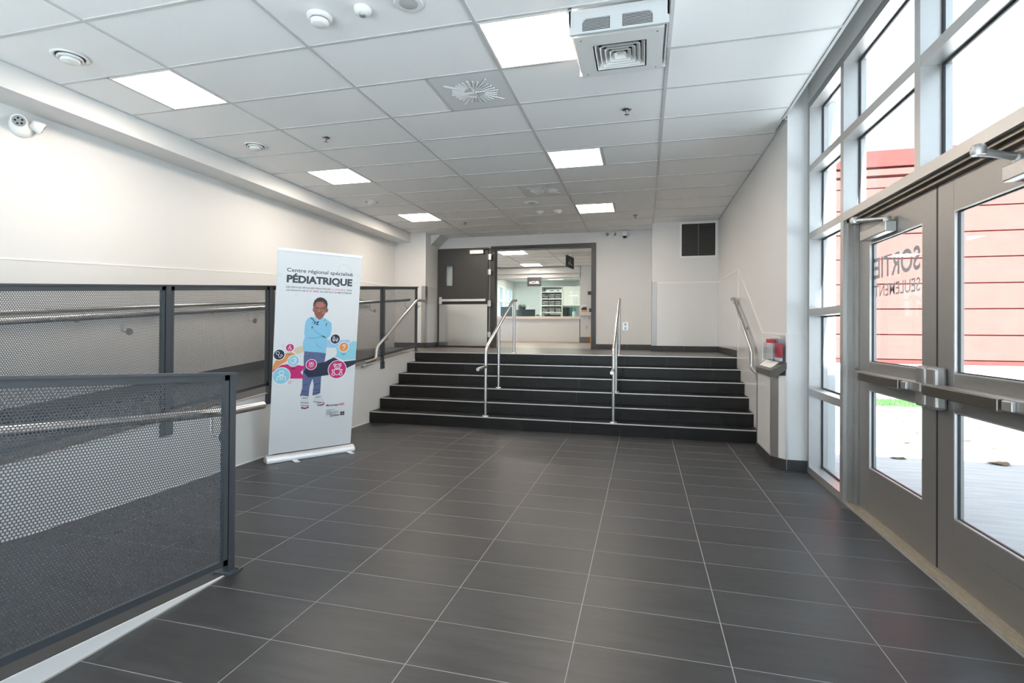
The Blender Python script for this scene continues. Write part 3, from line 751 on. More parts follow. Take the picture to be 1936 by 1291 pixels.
dev('occupancy_sensor', 'white dome occupancy sensor on the ceiling beside the smoke detector', 'sensor', -1.68, 2.81,
    [('dome', [(.055, 0), (.055, -.010), (.044, -.032), (.020, -.040)], m_plast), ('lens', [(.020, -.039), (.018, -.046), (0, -.050)], m_duct)])
sp = dev('ceiling_speaker', 'round white ceiling speaker at the top edge of the picture', 'speaker', -1.378, 2.82,
    [('ring', [(.088, 0), (.090, -.006), (.080, -.012), (.060, -.010)], m_plast), ('grille', [(.060, -.009), (.050, -.012), (0, -.014)], mat('speaker_grille', (.50, .50, .50), .6))])
dev('ceiling_speaker', 'small round white ceiling speaker in front of the farther swirl diffuser', 'speaker', -1.674, 7.70,
    [('ring', [(.11, 0), (.11, -.006), (.080, -.012)], m_plast), ('grille', [(.080, -.011), (0, -.014)], MATS['speaker_grille'])])
for x, t in ((-1.36, 'right one'), (-1.66, 'left one')):
    dev('smoke_detector', 'small white smoke detector far back on the ceiling, ' + t, 'smoke detector', x, 8.31,
        [('base', [(.065, 0), (.062, -.016), (.050, -.020)], m_plast), ('cap', [(.045, -.019), (.042, -.040), (0, -.048)], m_plast)], 'smoke detectors')
m_chr = mat('sprinkler_chrome', (.30, .30, .30), .3, 1.)
for (x, y), t in zip(((-3.17, 4.615), (-.15, 4.65), (-3.165, 8.87), (-.14, 8.94)), ('nearest on the left', 'nearest on the right', 'far left near the open door', 'far right before the bulkhead')):
    r = dev('sprinkler_head', 'dark metal sprinkler head on the ceiling, ' + t, 'sprinkler', x, y,
            [('escutcheon', [(.040, 0), (.038, -.006), (.014, -.010)], m_chr), ('body', [(.012, -.008), (.012, -.024), (.007, -.026), (.006, -.044)], m_chr), ('deflector', [(.020, -.044), (.021, -.048), (.004, -.05)], m_chr)], 'ceiling sprinklers')
# emergency lights
def emergency(name, label, loc, face, tilt, scale=1.0):
    """two-head lamp; face: outward normal of the wall, tilt: its sideways axis"""
    r = empty(name, loc, label, 'emergency light', 'twin-head emergency lights'); n_ = Vector(face); t_ = Vector(tilt); s = scale
    build(MB().lathe([(.085*s, 0), (.083*s, .02*s), (.05*s, .045*s), (0, .05*s)], (0, 0, 0), 24, n_), 'base', m_plast, r, local=True)
    for sg, ax in ((-1, (n_*.8 - t_*.25 + Vector((0, 0, -.35)))), (1, (n_*.35 + t_*.75 + Vector((0, 0, -.35))))):
        a = ax.normalized(); p = n_*.06*s + t_*(sg*.065*s) + Vector((0, 0, .03*s))
        hd = build(MB().lathe([(.028*s, -.03*s), (.040*s, -.01*s), (.052*s, .045*s), (.050*s, .05*s)], p, 20, a), 'lamp_head', m_plast, r, local=True)
        build(MB().lathe([(.044*s, .051*s), (.03*s, .047*s), (0, .044*s)], p, 16, a), 'reflector', m_duct, hd, local=True)
        for k in range(5):
            q = a.cross(Vector((0, 0, 1))).normalized(); w2 = a.cross(q); ang = k*1.257
            build(MB().lathe([(.009*s, .050*s), (.006*s, .055*s)], p + (q*math.cos(ang) + w2*math.sin(ang))*.023*s, 8, a), 'led', m_scr, hd, local=True)
emergency('emergency_light', 'white twin-head emergency light on the left wall under the soffit', (XW, 3.06, 2.91), (1, 0, 0), (0, 1, 0))
emergency('emergency_light', 'white twin-head emergency light above the doorway', (-.63, YB, 3.165), (0, -1, 0), (1, 0, 0), .8)
dc = empty('dome_camera', (-.36, YB, 3.19), 'small white dome camera beside the emergency light above the doorway', 'camera')
build(B(-.05, .05, -.12, 0, .0, .03), 'mount', m_plast, dc, local=True)
build(MB().lathe([(.066, 0), (.068, -.05), (.045, -.065)], (0, -.07, 0), 20), 'housing', m_plast, dc, local=True)
build(MB().lathe([(.044, -.062), (.036, -.085), (.018, -.098), (0, -.10)], (0, -.07, 0), 18), 'dome', m_black, dc, local=True)
# louvred return grille on the bulkhead
vx0, vx1, vz0, vz1 = .66, 1.225, 2.62, 3.195
vg = empty('vent_grille', ((vx0+vx1)/2, YC, (vz0+vz1)/2), 'dark louvred square vent grille with white frame on the bulkhead wall', 'vent')
f = .035
build(MB().box(vx0-f, vx1+f, YC-.012, YC, vz1, vz1+f*.8).box(vx0-f, vx1+f, YC-.012, YC, vz0-f, vz0).box(vx0-f, vx0, YC-.012, YC, vz0, vz1).box(vx1, vx1+f, YC-.012, YC, vz0, vz1), 'frame', m_plast, vg)
build(B(vx0, vx1, YC-.002, YC, vz0, vz1), 'backing', m_dslot, vg)
m_slat = mat('dark_louvre', (.13, .127, .122), .5)
for k in range(22):
    z = vz0 + .004 + k*(vz1-vz0-.008)/22
    build(MB().add([(vx0, YC-.004, z + .02), (vx1, YC-.004, z + .02), (vx1, YC-.011, z), (vx0, YC-.011, z)], [(0, 1, 2, 3), (3, 2, 1, 0)]), 'slat', m_slat, vg)
build(B((vx0+vx1)/2 - .008, (vx0+vx1)/2 + .008, YC-.013, YC-.004, vz0, vz1), 'centre_bar', m_slat, vg)
# wall outlet
ol = empty('wall_outlet', (-.34, YB, 1.366), 'steel duplex wall outlet on the back wall right of the doorway', 'outlet')
build(B(-.395, -.285, YB - .006, YB, 1.285, 1.447), 'plate', m_silver, ol, bevel=.002)
for z in (1.33, 1.402): build(B(-.357, -.323, YB - .009, YB - .005, z - .022, z + .022), 'socket', m_duct, ol)

# ================================================================== ROLL-UP BANNER
bA = Vector((-3.431, 4.135, .03)); bd = Vector((.57769, .81625, 0)); bback = Vector((-.81625, .57769, 0)); al = -.125
bup = Vector((0, 0, math.cos(al))) + bback * math.sin(al); bn = bup.cross(bd) * -1.0
bn = -bback * math.cos(al) + Vector((0, 0, -math.sin(al) * -1.0)) * 0 + Vector((0, 0, math.sin(al)))
bn.normalize()
ban = empty('banner_stand', bA + bd*.4 + Vector((0, 0, -.03)), 'white roll-up banner stand with a printed child in a light blue hoodie', 'banner')
def bp(u, v, h=0.): return bA + bd*u + bup*v + bn*h
def bpoly(pts, h, name, m_, parent):
    return build(MB().add([bp(u, v, h) for u, v in pts], [tuple(range(len(pts)))]), name, m_, parent)
m_ban = mat('banner_fabric', (.76, .78, .80), .45)
sheet = build(MB().add([bp(0, .05), bp(.803, .05), bp(.803, 1.985), bp(0, 1.985), bp(0, .05, -.0012), bp(.803, .05, -.0012), bp(.803, 1.985, -.0012), bp(0, 1.985, -.0012)],
      [(0, 1, 2, 3), (7, 6, 5, 4), (0, 4, 5, 1), (1, 5, 6, 2), (2, 6, 7, 3), (3, 7, 4, 0)]), 'banner_sheet', m_ban, ban)
m_alub = mat('banner_aluminium', (.75, .76, .78), .3, .55)
build(MB().obox(bp(-.003, 1.988), bp(.806, 1.988), .012, .022, bup), 'top_bar', m_alub, ban)
prof = []
base0 = bA - Vector((0, 0, .03)) + bd*(-.02); base1 = base0 + bd*.845
hz = []
for q in range(13):
    t = math.pi * q / 12; hz.append((-.055*math.cos(t), .014 + .052*math.sin(t)))
hz = [(-.055, .004), (.055, .004)] + hz[::-1]
n2 = -bback
cs = MB(); nn = len(hz)
cs.add([base0 + n2*a + Vector((0, 0, b)) for a, b in hz] + [base1 + n2*a + Vector((0, 0, b)) for a, b in hz],
       [tuple(range(nn)), tuple(range(nn, 2*nn))[::-1]] + [(i, nn + i, nn + (i+1) % nn, (i+1) % nn) for i in range(nn)])
cas = build(cs, 'base_cassette', m_alub, ban)
for e_, sg in ((base0, -1), (base1, 1)):
    build(MB().add([e_ + bd*(sg*.006) + n2*a*1.05 + Vector((0, 0, b*1.04)) for a, b in hz] + [e_ + n2*a*1.05 + Vector((0, 0, b*1.04)) for a, b in hz],
          [tuple(range(nn)), tuple(range(nn, 2*nn))] + [(i, (i+1) % nn, nn + (i+1) % nn, nn + i) for i in range(nn)]), 'end_cap', m_silver, cas)
for u in (.24, .78):
    p = base0 + bd*u
    build(MB().obox(p - n2*.06 + Vector((0, 0, .005)), p + n2*.155 + Vector((0, 0, .005)), .045, .009), 'foot', m_alub, ban)
build(MB().tube([bp(.40, .05, -.02), bp(.40, 1.985, -.008)], .008, 8), 'support_pole', m_alub, ban)
# print on the banner (flat ink shapes lying on the sheet)
ink = {}
def I(name, r, g, b):
    ink[name] = mat('ink_' + name, srgb(r, g, b), .5); return ink[name]
for nm, c_ in dict(text=(62, 66, 76), pinktext=(215, 70, 130), beige=(216, 204, 172), orange=(228, 150, 88), lav=(160, 200, 232), blue=(148, 208, 226), pink=(205, 42, 118), navy=(34, 44, 66),
                 white=(246, 248, 250), ring=(196, 204, 214), pinkring=(190, 60, 120), skin=(150, 92, 78), skinhi=(178, 116, 100), hair=(52, 48, 52), lips=(176, 96, 92), eye=(30, 24, 26), hood=(140, 200, 230),
                 hoodsh=(104, 164, 200), jean=(96, 108, 148), jeansh=(68, 78, 116), shoe=(214, 218, 222), shoesh=(128, 136, 146), hooddk=(46, 56, 78), orangesh=(196, 118, 66), pinksh=(150, 30, 88), bluesh=(104, 160, 184)).items(): I(nm, *c_)
lay = [.0003]
def up_layer(): lay[0] += .00003
def ipoly(name, pts, c_): up_layer(); return bpoly(pts, lay[0], name, ink[c_], sheet)
def disc(u, v, r, n=36): return [(u + r*math.cos(k*2*math.pi/n), v + r*math.sin(k*2*math.pi/n)) for k in range(n)]
def iring(u, v, r0, r1, c_, name='printed_ring', par=None, n=28):
    up_layer(); mb_ = MB(); a = disc(u, v, r0, n); b = disc(u, v, r1, n)
    mb_.add([bp(*p, lay[0]) for p in a + b], [(k, (k+1) % n, n + (k+1) % n, n + k) for k in range(n)])
    return build(mb_, name, ink[c_], par or sheet)
def iline(pts, w_, c_, name, par=None, closed=False, same=False):
    if not same: up_layer()
    mb_ = MB(); P_ = [Vector((*p, 0)) for p in pts]
    if closed: P_.append(P_[0])
    for a, b in zip(P_[:-1], P_[1:]):
        d_ = (b-a).normalized(); s_ = Vector((-d_.y, d_.x, 0))*w_/2; a2 = a - d_*w_*.3; b2 = b + d_*w_*.3
        mb_.add([bp(q.x, q.y, lay[0]) for q in (a2+s_, a2-s_, b2-s_, b2+s_)], [(0, 1, 2, 3)])
    return build(mb_, name, ink[c_], par or sheet)
def itext(body, u0, u1, v0, v1, c_, bold=0., ref=None):
    uv_, f_ = text_fit(body, u0, u1, v0, v1, bold, ref)
    return build(MB().add([bp(u, v, lay[0]) for u, v in uv_], f_), 'lettering', ink[c_], sheet)
iring(.63, 1.83, .066, .069, 'ring'); iring(.757, 1.766, .043, .046, 'ring'); iring(.027, 1.75, .013, .016, 'ring'); iring(.18, 1.574, .011, .014, 'ring')
itext('Centre régional spécialisé', .088, .719, 1.786, 1.822, 'text', .012, 'Ce')
itext('PÉDIATRIQUE', .089, .719, 1.686, 1.757, 'text', .045, 'PED')
itext('DES SERVICES SPÉCIALISÉS PÉDIATRIQUES', .088, .505, 1.636, 1.652, 'text', .012, 'DES')
itext('À LONGUEUIL', .514, .655, 1.636, 1.652, 'pinktext', .012, 'LON')
itext('POUR', .666, .719, 1.636, 1.652, 'text', .012, 'OUR')
itext('LES ENFANTS DE', .088, .262, 1.607, 1.623, 'text', .012, 'LES')
itext('0-17 ANS', .271, .392, 1.607, 1.625, 'pinktext', .03, 'ANS')
itext('DE PARTOUT EN MONTÉRÉGIE', .402, .719, 1.607, 1.623, 'text', .012, 'DEP')
ipoly('beige_ribbon', [(.192, 1.065), (.224, 1.078), (.26, 1.085), (.30, 1.08), (.30, 1.03), (.211, 1.012), (.18, 1.037)], 'beige')
ipoly('orange_ribbon', [(.002, .868), (.004, .905), (.02, .943), (.06, .985), (.101, 1.012), (.115, 1.019), (.167, 1.027), (.2, 1.003), (.139, .952), (.079, .917), (.029, .877), (.002, .852)], 'orange')
ipoly('shadow_spot', [(.112, 1.004), (.14, 1.012), (.172, 1.008), (.145, .999)], 'orangesh')
ipoly('pale_blue_ribbon', [(.47, 1.143), (.725, 1.142), (.736, 1.131), (.706, 1.102), (.567, 1.063), (.47, 1.07)], 'lav')
ipoly('blue_ribbon', [(.586, 1.063), (.717, 1.102), (.761, 1.129), (.802, 1.123), (.802, .941), (.675, .932), (.587, .974), (.603, 1.008), (.601, 1.038)], 'blue')
ipoly('shadow_spot', [(.636, .997), (.668, 1.004), (.702, .998), (.673, .986)], 'bluesh')
# printed child
kid = ipoly('printed_jeans', [(.283, 1.035), (.279, .977), (.283, .881), (.277, .784), (.280, .677), (.262, .595), (.344, .582), (.351, .686), (.374, .762), (.388, .696), (.381, .592), (.457, .60), (.458, .775), (.481, .912), (.492, 1.001), (.49, 1.03)], 'jean')
iline([(.372, 1.0), (.376, .90), (.373, .765)], .006, 'jeansh', 'jeans_seam'); iline([(.30, .975), (.335, .985), (.34, 1.02)], .005, 'jeansh', 'jeans_pocket'); iline([(.44, 1.01), (.455, .975), (.485, .97)], .005, 'jeansh', 'jeans_pocket')
for a, b in (((.282, .70), (.335, .71)), ((.275, .645), (.34, .63)), ((.268, .60), (.342, .60)), ((.39, .70), (.452, .71)), ((.388, .65), (.45, .64)), ((.385, .612), (.452, .618)), ((.3, .86), (.35, .85))): iline([a, b], .007, 'jeansh', 'jeans_fold')
ipoly('printed_shoe', [(.274, .601), (.268, .536), (.28, .483), (.318, .464), (.353, .476), (.349, .529), (.337, .589)], 'shoe')
ipoly('printed_shoe', [(.401, .584), (.39, .538), (.411, .497), (.47, .481), (.507, .495), (.501, .529), (.457, .613)], 'shoe')
ipoly('shoe_sole', [(.277, .488), (.28, .470), (.319, .461), (.353, .474), (.352, .488), (.318, .475)], 'pinksh'); ipoly('shoe_sole', [(.431, .494), (.438, .484), (.478, .481), (.507, .493), (.503, .503), (.47, .493)], 'pinksh')
for a, b in (((.272, .53), (.345, .52)), ((.285, .575), (.335, .57)), ((.395, .53), (.47, .515)), ((.415, .57), (.46, .575)), ((.275, .50), (.35, .492)), ((.43, .508), (.503, .512))): iline([a, b], .008, 'shoesh', 'shoe_detail')
ipoly('printed_hoodie', [(.365, 1.368), (.329, 1.369), (.302, 1.356), (.281, 1.324), (.274, 1.283), (.272, 1.217), (.279, 1.169), (.264, 1.123), (.271, 1.037), (.332, 1.028), (.419, 1.021), (.491, 1.009), (.495, 1.078), (.495, 1.158), (.526, 1.184), (.537, 1.26), (.53, 1.312), (.502, 1.335), (.464, 1.357), (.445, 1.367), (.418, 1.343), (.392, 1.346)], 'hood')
iline([(.307, 1.164), (.366, 1.161), (.432, 1.174), (.487, 1.163)], .007, 'hoodsh', 'sleeve_line'); iline([(.362, 1.24), (.399, 1.213), (.442, 1.185), (.477, 1.169)], .006, 'hoodsh', 'sleeve_line')
iline([(.388, 1.122), (.406, 1.084), (.443, 1.065)], .005, 'hoodsh', 'hoodie_pocket'); iline([(.33, 1.352), (.355, 1.335), (.34, 1.30)], .008, 'hoodsh', 'hood_edge'); iline([(.472, 1.35), (.455, 1.33)], .007, 'hoodsh', 'hood_edge')
iline([(.447, 1.183), (.477, 1.170)], .009, 'hooddk', 'sleeve_shade'); iline([(.484, 1.31), (.475, 1.28)], .006, 'hooddk', 'hoodie_cord'); iline([(.325, 1.36), (.345, 1.35), (.362, 1.33)], .006, 'hooddk', 'hood_shade')
for a, b in (((.36, 1.325), (.375, 1.315)), ((.362, 1.30), (.372, 1.312)), ((.385, 1.318), (.405, 1.322)), ((.38, 1.30), (.40, 1.292)), ((.396, 1.318), (.392, 1.296))): iline([a, b], .009, 'navy', 'hoodie_print')
ipoly('printed_hand', [(.335, 1.272), (.352, 1.283), (.350, 1.262), (.345, 1.246)], 'skin')
face = ipoly('printed_face', [(.354, 1.449), (.355, 1.499), (.383, 1.522), (.434, 1.524), (.46, 1.499), (.469, 1.448), (.464, 1.406), (.445, 1.369), (.418, 1.344), (.402, 1.345), (.378, 1.363), (.358, 1.398)], 'skin')
ipoly('printed_ear', [(.466, 1.445), (.485, 1.456), (.491, 1.449), (.487, 1.422), (.468, 1.409)], 'skin'); ipoly('printed_ear', [(.357, 1.416), (.343, 1.423), (.34, 1.449), (.346, 1.454), (.356, 1.442)], 'skin')
ipoly('face_light', [(.376, 1.50), (.40, 1.512), (.43, 1.510), (.452, 1.488), (.44, 1.465), (.405, 1.46), (.372, 1.47)], 'skinhi'); ipoly('face_light', [(.395, 1.45), (.408, 1.45), (.414, 1.415), (.39, 1.412)], 'skinhi')
ipoly('face_light', [(.43, 1.425), (.455, 1.43), (.455, 1.405), (.438, 1.395)], 'skinhi')
ipoly('printed_hair', [(.346, 1.449), (.343, 1.496), (.354, 1.53), (.381, 1.554), (.409, 1.562), (.442, 1.554), (.47, 1.532), (.482, 1.501), (.478, 1.454), (.469, 1.448), (.462, 1.495), (.436, 1.522), (.382, 1.520), (.356, 1.499), (.352, 1.449)], 'hair')
for u, v in ((.377, 1.44), (.433, 1.439)):
    ipoly('printed_eye', [(u - .012, v), (u, v + .006), (u + .012, v), (u, v - .006)], 'white'); ipoly('printed_iris', disc(u, v, .0055, 12), 'eye')
iline([(.36, 1.452), (.378, 1.458), (.394, 1.453)], .004, 'hair', 'printed_brow'); iline([(.416, 1.453), (.434, 1.460), (.451, 1.456)], .004, 'hair', 'printed_brow')
iline([(.39, 1.412), (.402, 1.407), (.414, 1.412)], .004, 'hair', 'printed_nose'); ipoly('printed_mouth', [(.388, 1.387), (.406, 1.391), (.425, 1.388), (.416, 1.377), (.398, 1.376)], 'lips'); iline([(.386, 1.387), (.406, 1.384), (.428, 1.389)], .003, 'eye', 'printed_mouth')
# ribbons in front of the child
ipoly('pink_ribbon', [(.002, .856), (.079, .908), (.15, .915), (.302, .887), (.256, .828), (.308, .766), (.161, .774), (.12, .80), (.085, .877), (.002, .845)], 'pink')
ipoly('shadow_spot', [(.152, .87), (.183, .878), (.217, .867), (.184, .859)], 'pinksh')
ipoly('navy_ribbon', [(.281, .832), (.308, .865), (.41, .91), (.481, .922), (.573, .967), (.618, .942), (.676, .92), (.802, .931), (.802, .892), (.716, .853), (.533, .79), (.412, .779), (.333, .776)], 'navy')
def badge(u, v, r, c_, icon):
    ipoly('badge_rim', disc(u, v, r + .006), 'white'); o_ = ipoly('badge', disc(u, v, r), c_); up_layer(); W = r*.075
    for pts, closed in icon: iline([(u + a*r, v + b*r) for a, b in pts], W, 'white', 'badge_icon', o_, closed, True)
cir = lambda a, b, r, n=14: ([(a + r*math.cos(k*2*math.pi/n), b + r*math.sin(k*2*math.pi/n)) for k in range(n)], True)
badge(.053, 1.007, .048, 'navy', [([(-.6, .3), (-.55, .6), (-.1, .6), (.05, .3), (-.1, -.05), (-.4, .05), (-.6, .3)], False), cir(.45, -.15, .18), ([(-.15, -.05), (.0, -.5), (.3, -.6), (.45, -.33)], False)])
badge(.147, 1.072, .036, 'pink', [cir(0, .5, .17), ([(0, .3), (0, -.2), (.4, -.3), (.5, -.6)], False), ([(-.4, .1), (.3, .1)], False), cir(-.05, -.35, .35)])
badge(.185, .944, .051, 'blue', [cir(-.05, 0, .55), cir(.25, .3, .25), ([(-.4, -.2), (0, -.4), (.35, -.1), (.1, .1)], False)])
badge(.355, .902, .048, 'pink', [([(0, -.35), (-.45, .1), (-.4, .45), (-.1, .5), (0, .3), (.1, .5), (.4, .45), (.45, .1), (0, -.35)], False), cir(-.12, .15, .1), cir(.14, .15, .1), ([(-.55, -.25), (-.2, -.5), (.3, -.45), (.6, -.15)], False)])
badge(.082, .804, .077, 'blue', [cir(0, .35, .26), ([(-.26, .35), (-.2, .6), (.2, .6), (.26, .35)], False), ([(-.5, -.6), (-.45, -.1), (-.1, .05), (.1, .05), (.45, -.1), (.5, -.6)], False), ([(-.15, .05), (-.1, -.5)], False), ([(.15, .05), (.1, -.5)], False)])
badge(.577, 1.152, .047, 'navy', [cir(-.35, .4, .18), ([(-.5, .1), (-.2, .15), (.6, .15), (.6, -.15), (-.55, -.15), (-.5, .1)], False), cir(-.3, -.42, .13), cir(.35, -.42, .13), ([(-.6, -.25), (.6, -.25)], False)])
badge(.669, 1.071, .047, 'orange', [([(-.2, .1), (-.25, .4), (.05, .6), (.35, .4), (.3, .0), (.1, -.2), (.05, -.5), (-.15, -.55)], False), ([(-.05, .2), (.05, .38), (.18, .2), (.05, 0)], False)])
badge(.615, .842, .090, 'pink', [cir(0, .3, .3, 18), cir(-.3, .52, .13), cir(.3, .52, .13), cir(0, .22, .12), cir(0, -.25, .36, 18), cir(-.42, -.5, .17), cir(.42, -.5, .17), ([(-.3, 0), (-.6, -.05), (-.5, -.25)], False), ([(.3, 0), (.6, -.05), (.5, -.25)], False)])
iring(.088, 1.096, .0105, .013, 'ring'); iring(.162, .74, .0105, .0135, 'pinkring'); iring(.741, .83, .016, .018, 'ring'); iring(.716, .762, .008, .010, 'ring')
itext('Montérégie', .524, .650, .462, .490, 'text', .01); itext('-est', .650, .708, .468, .496, 'pinktext', .01)
for k, (a, b) in enumerate(((.527, .612), (.527, .575), (.527, .645), (.527, .645), (.527, .60))): iline([(a, .432 - k*.011), (b, .432 - k*.011)], .004, 'shoesh', 'printed_small_line')
itext('Québec', .566, .662, .356, .386, 'text', .01)
for i in range(2):
    for j in range(2): ipoly('flag_square', [(.672 + i*.023, .364 + j*.02), (.692 + i*.023, .364 + j*.02), (.692 + i*.023, .381 + j*.02), (.672 + i*.023, .381 + j*.02)], 'text')

# ================================================================== BROCHURE STATION (low tiled pier by the window)
ks = empty('brochure_pier', (1.22, 5.6, 0), 'low white panelled pier with sloping grey shelf top at the foot of the stairs', 'pier')
fp = [(1.178, 5.945), (1.178, 5.325), (1.205, 5.285), (1.272, 5.202), (1.276, 5.202), (1.276, 5.945)]
build(MB().prism(fp, 2, .1, .865), 'body', m_panel, ks)
bs = MB().prism([(1.168, 5.95), (1.168, 5.315), (1.262, 5.190), (1.276, 5.190), (1.276, 5.95)], 2, 0, .1)
build(bs, 'base_tile', m_base, ks)
build(MB().prism([(1.174, 5.345), (1.174, 5.322), (1.206, 5.280), (1.224, 5.258), (1.228, 5.262), (1.18, 5.326), (1.18, 5.345)], 2, .1, .862), 'corner_guard', m_guard, ks)
build(B(1.174, 1.182, 5.925, 5.948, .1, .86), 'edge_strip', m_dgrey, ks)
top = MB()
lo_ = [(1.166, 5.955, .845), (1.166, 5.318, .845), (1.205, 5.262, .845), (1.276, 5.180, .93), (1.276, 5.955, .93)]
hi_ = [(1.166, 5.955, .902), (1.166, 5.318, .905), (1.205, 5.262, .93), (1.276, 5.180, .99), (1.276, 5.955, .995)]
top.add(lo_ + hi_, [(4, 3, 2, 1, 0), (5, 6, 7, 8, 9)] + [(i, (i+1) % 5, 5 + (i+1) % 5, 5 + i) for i in range(5)])
kt = build(top, 'shelf_top', mat('pier_top_grey', (.16, .155, .15), .35, .4), ks)
build(MB().add([(1.188, 5.90, .9235), (1.188, 5.40, .9255), (1.255, 5.33, .985), (1.262, 5.90, .986)], [(0, 1, 2, 3)]).add([(1.188, 5.90, .920), (1.188, 5.40, .922), (1.255, 5.33, .981), (1.262, 5.90, .982)], [(3, 2, 1, 0)]), 'notice_sheet', m_paper, kt)
def holder(y0, y1, z0, z1, label, leaf):
    r = empty('brochure_holder', (1.25, (y0+y1)/2, z0), label, 'brochure holder', 'clear brochure holders on the pier')
    x0, x1, t = 1.205, 1.272, .003
    box_ = MB().box(x0, x0 + t, y0, y1, z0, z1 - .05).box(x1 - t, x1, y0, y1, z0, z1).box(x0, x1, y0, y0 + t, z0, z1 - .03).box(x0, x1, y1 - t, y1, z0, z1 - .03).box(x0, x1, y0, y1, z0, z0 + t)
    build(box_, 'clear_box', m_acryl, r)
    for nm, a, b, c_, d_, m_ in leaf: build(B(a, b, y0 + .006, y1 - .006, c_, d_), nm, m_, r)
holder(5.47, 5.80, .995, 1.21, 'clear brochure holder with red-topped leaflets on the pier', [('leaflet_stack', 1.235, 1.250, 1.0, 1.16, m_paper), ('red_header', 1.2335, 1.2515, 1.16, 1.198, m_red_print)])
holder(5.215, 5.40, .995, 1.235, 'clear brochure holder with red leaflets nearest the corner', [('leaflet_stack', 1.225, 1.250, 1.0, 1.03, m_paper), ('red_leaflet', 1.225, 1.250, 1.035, 1.165, m_red_print)])

# ================================================================== EXTERIOR
struct(B(1.605, 40, -3.15, 60, -.15, -.012).box(-30, 40, -30, -3.15, -.15, -.012), 'ground_concrete', m_conc)
for k, y in enumerate((4.6, 7.9)):
    pass
YR = 11.3
sc_ = lambda z: CH + (z - CH) * YR / 11.0
rbld = empty('red_building', (9.0, YR, 0), 'red clad building with horizontal boards seen through the exit doors', 'building')
build(B(2.6, 19, YR + .02, YR + 8, 0, sc_(4.62)), 'core', m_redgap, rbld)
build(B(2.58, 19.02, YR - .02, YR + .02, 0, sc_(.70)), 'foundation', m_found, rbld)
zz = [.72, .78, 1.24, 1.715, 2.18, 2.65, 3.11, 3.57, 3.98, 4.18]
for k in range(1, len(zz)-1):
    build(B(2.58, 19.02, YR - .015, YR + .025, sc_(zz[k]) + .012, sc_(zz[k+1]) - .012), 'cladding_board', m_redclad, rbld)
build(B(2.55, 19.05, YR - .03, YR + .025, sc_(.70) + .003, sc_(.78) - .01), 'base_flashing', m_redtrim, rbld)
build(B(2.5, 19.1, YR - .06, YR + .025, sc_(4.21), sc_(4.33)), 'fascia_board', m_redclad, rbld)
build(B(2.5, 19.1, YR - .10, YR + .025, sc_(4.36), sc_(4.66)), 'roof_fascia', m_redtrim, rbld)
# grass strip at its foot
rng = np.random.default_rng(3); nb = 9000
gx = rng.uniform(2.0, 9.0, nb); gy = rng.uniform(10.25, 11.2, nb); gh = rng.uniform(.04, .12, nb); ga = rng.uniform(0, math.pi, nb); gl = rng.normal(0, .03, (nb, 2))
co = np.zeros((nb, 3, 3)); wd = .006
co[:, 0] = np.stack([gx - np.cos(ga)*wd, gy - np.sin(ga)*wd, np.full(nb, -.012)], 1); co[:, 1] = np.stack([gx + np.cos(ga)*wd, gy + np.sin(ga)*wd, np.full(nb, -.012)], 1)
co[:, 2] = np.stack([gx + gl[:, 0], gy + gl[:, 1], gh], 1)
me = bpy.data.meshes.new('grass'); me.vertices.add(nb*3); me.vertices.foreach_set('co', co.ravel()); me.loops.add(nb*3); me.loops.foreach_set('vertex_index', np.arange(nb*3, dtype=np.int32))
me.polygons.add(nb); me.polygons.foreach_set('loop_start', (np.arange(nb)*3).astype(np.int32)); me.materials.append(m_grass); me.update(calc_edges=True)
go = bpy.data.objects.new('grass_strip', me); C.objects.link(go); tag(go, 'strip of short green grass at the foot of the red building', 'grass', kind='stuff')
struct(B(2.0, 9.0, 10.25, 11.2, -.012, .004), 'ground_soil', mat('soil', (.05, .06, .03), .9))
# fallen leaves
lv = [(3.712, 8.92, .07, 'leaf farthest out on the sunlit pavement near the grass'), (2.976, 6.92, .06, 'dry leaf on the sunlit pavement behind the left exit door, alone in the middle'), (2.515, 6.05, .08, 'dry leaf at the shadow line behind the left exit door'),
      (3.411, 7.66, .06, 'dry leaf by the edge of the left door pane on sunlit pavement'), (3.381, 6.05, .11, 'large dry leaf at the shadow line behind the right exit door'), (3.747, 7.26, .06, 'thin dry leaf near the left edge of the right door pane'),
      (4.37, 8.24, .05, 'small dry leaf highest in the right door pane'), (3.794, 6.87, .05, 'small dry leaf right of the middle in the right door pane'), (3.616, 8.56, .05, 'small dry leaf beside the farthest leaf near the grass')]
for k, (x, y, s_, lab) in enumerate(lv):
    mb = MB(); n_ = 9; a0 = random.random()*6
    ring_ = [(x + s_*(.55 + .45*abs(math.cos(1.5*q*2*math.pi/n_)))*math.cos(a0 + q*2*math.pi/n_), y + s_*.7*(.55 + .45*abs(math.cos(1.5*q*2*math.pi/n_)))*math.sin(a0 + q*2*math.pi/n_), -.008 + random.random()*s_*.22) for q in range(n_)]
    mb.add(ring_ + [(x, y, -.006)], [(q, (q+1) % n_, n_) for q in range(n_)])
    lo = build(mb, 'fallen_leaf', m_leaf, None, origin=(x, y, -.012)); tag(lo, lab, 'leaf', 'fallen leaves on the pavement')
    sm_ = lo.modifiers.new('thickness', 'SOLIDIFY'); sm_.thickness = .002
# unseen wing behind the camera side, added and sized to shade the pavement
wg = empty('shade_wing', (3.5, -6.0, 0), 'pale unseen building wing added to shade the pavement outside', 'building')
build(B(1.74, 5.3, -12, -3.2, -.012, 9.2), 'wall', m_extwall, wg)
build(B(1.74, 5.35, -12.05, -3.15, 9.2, 9.3), 'roof_edge', m_silver, wg)

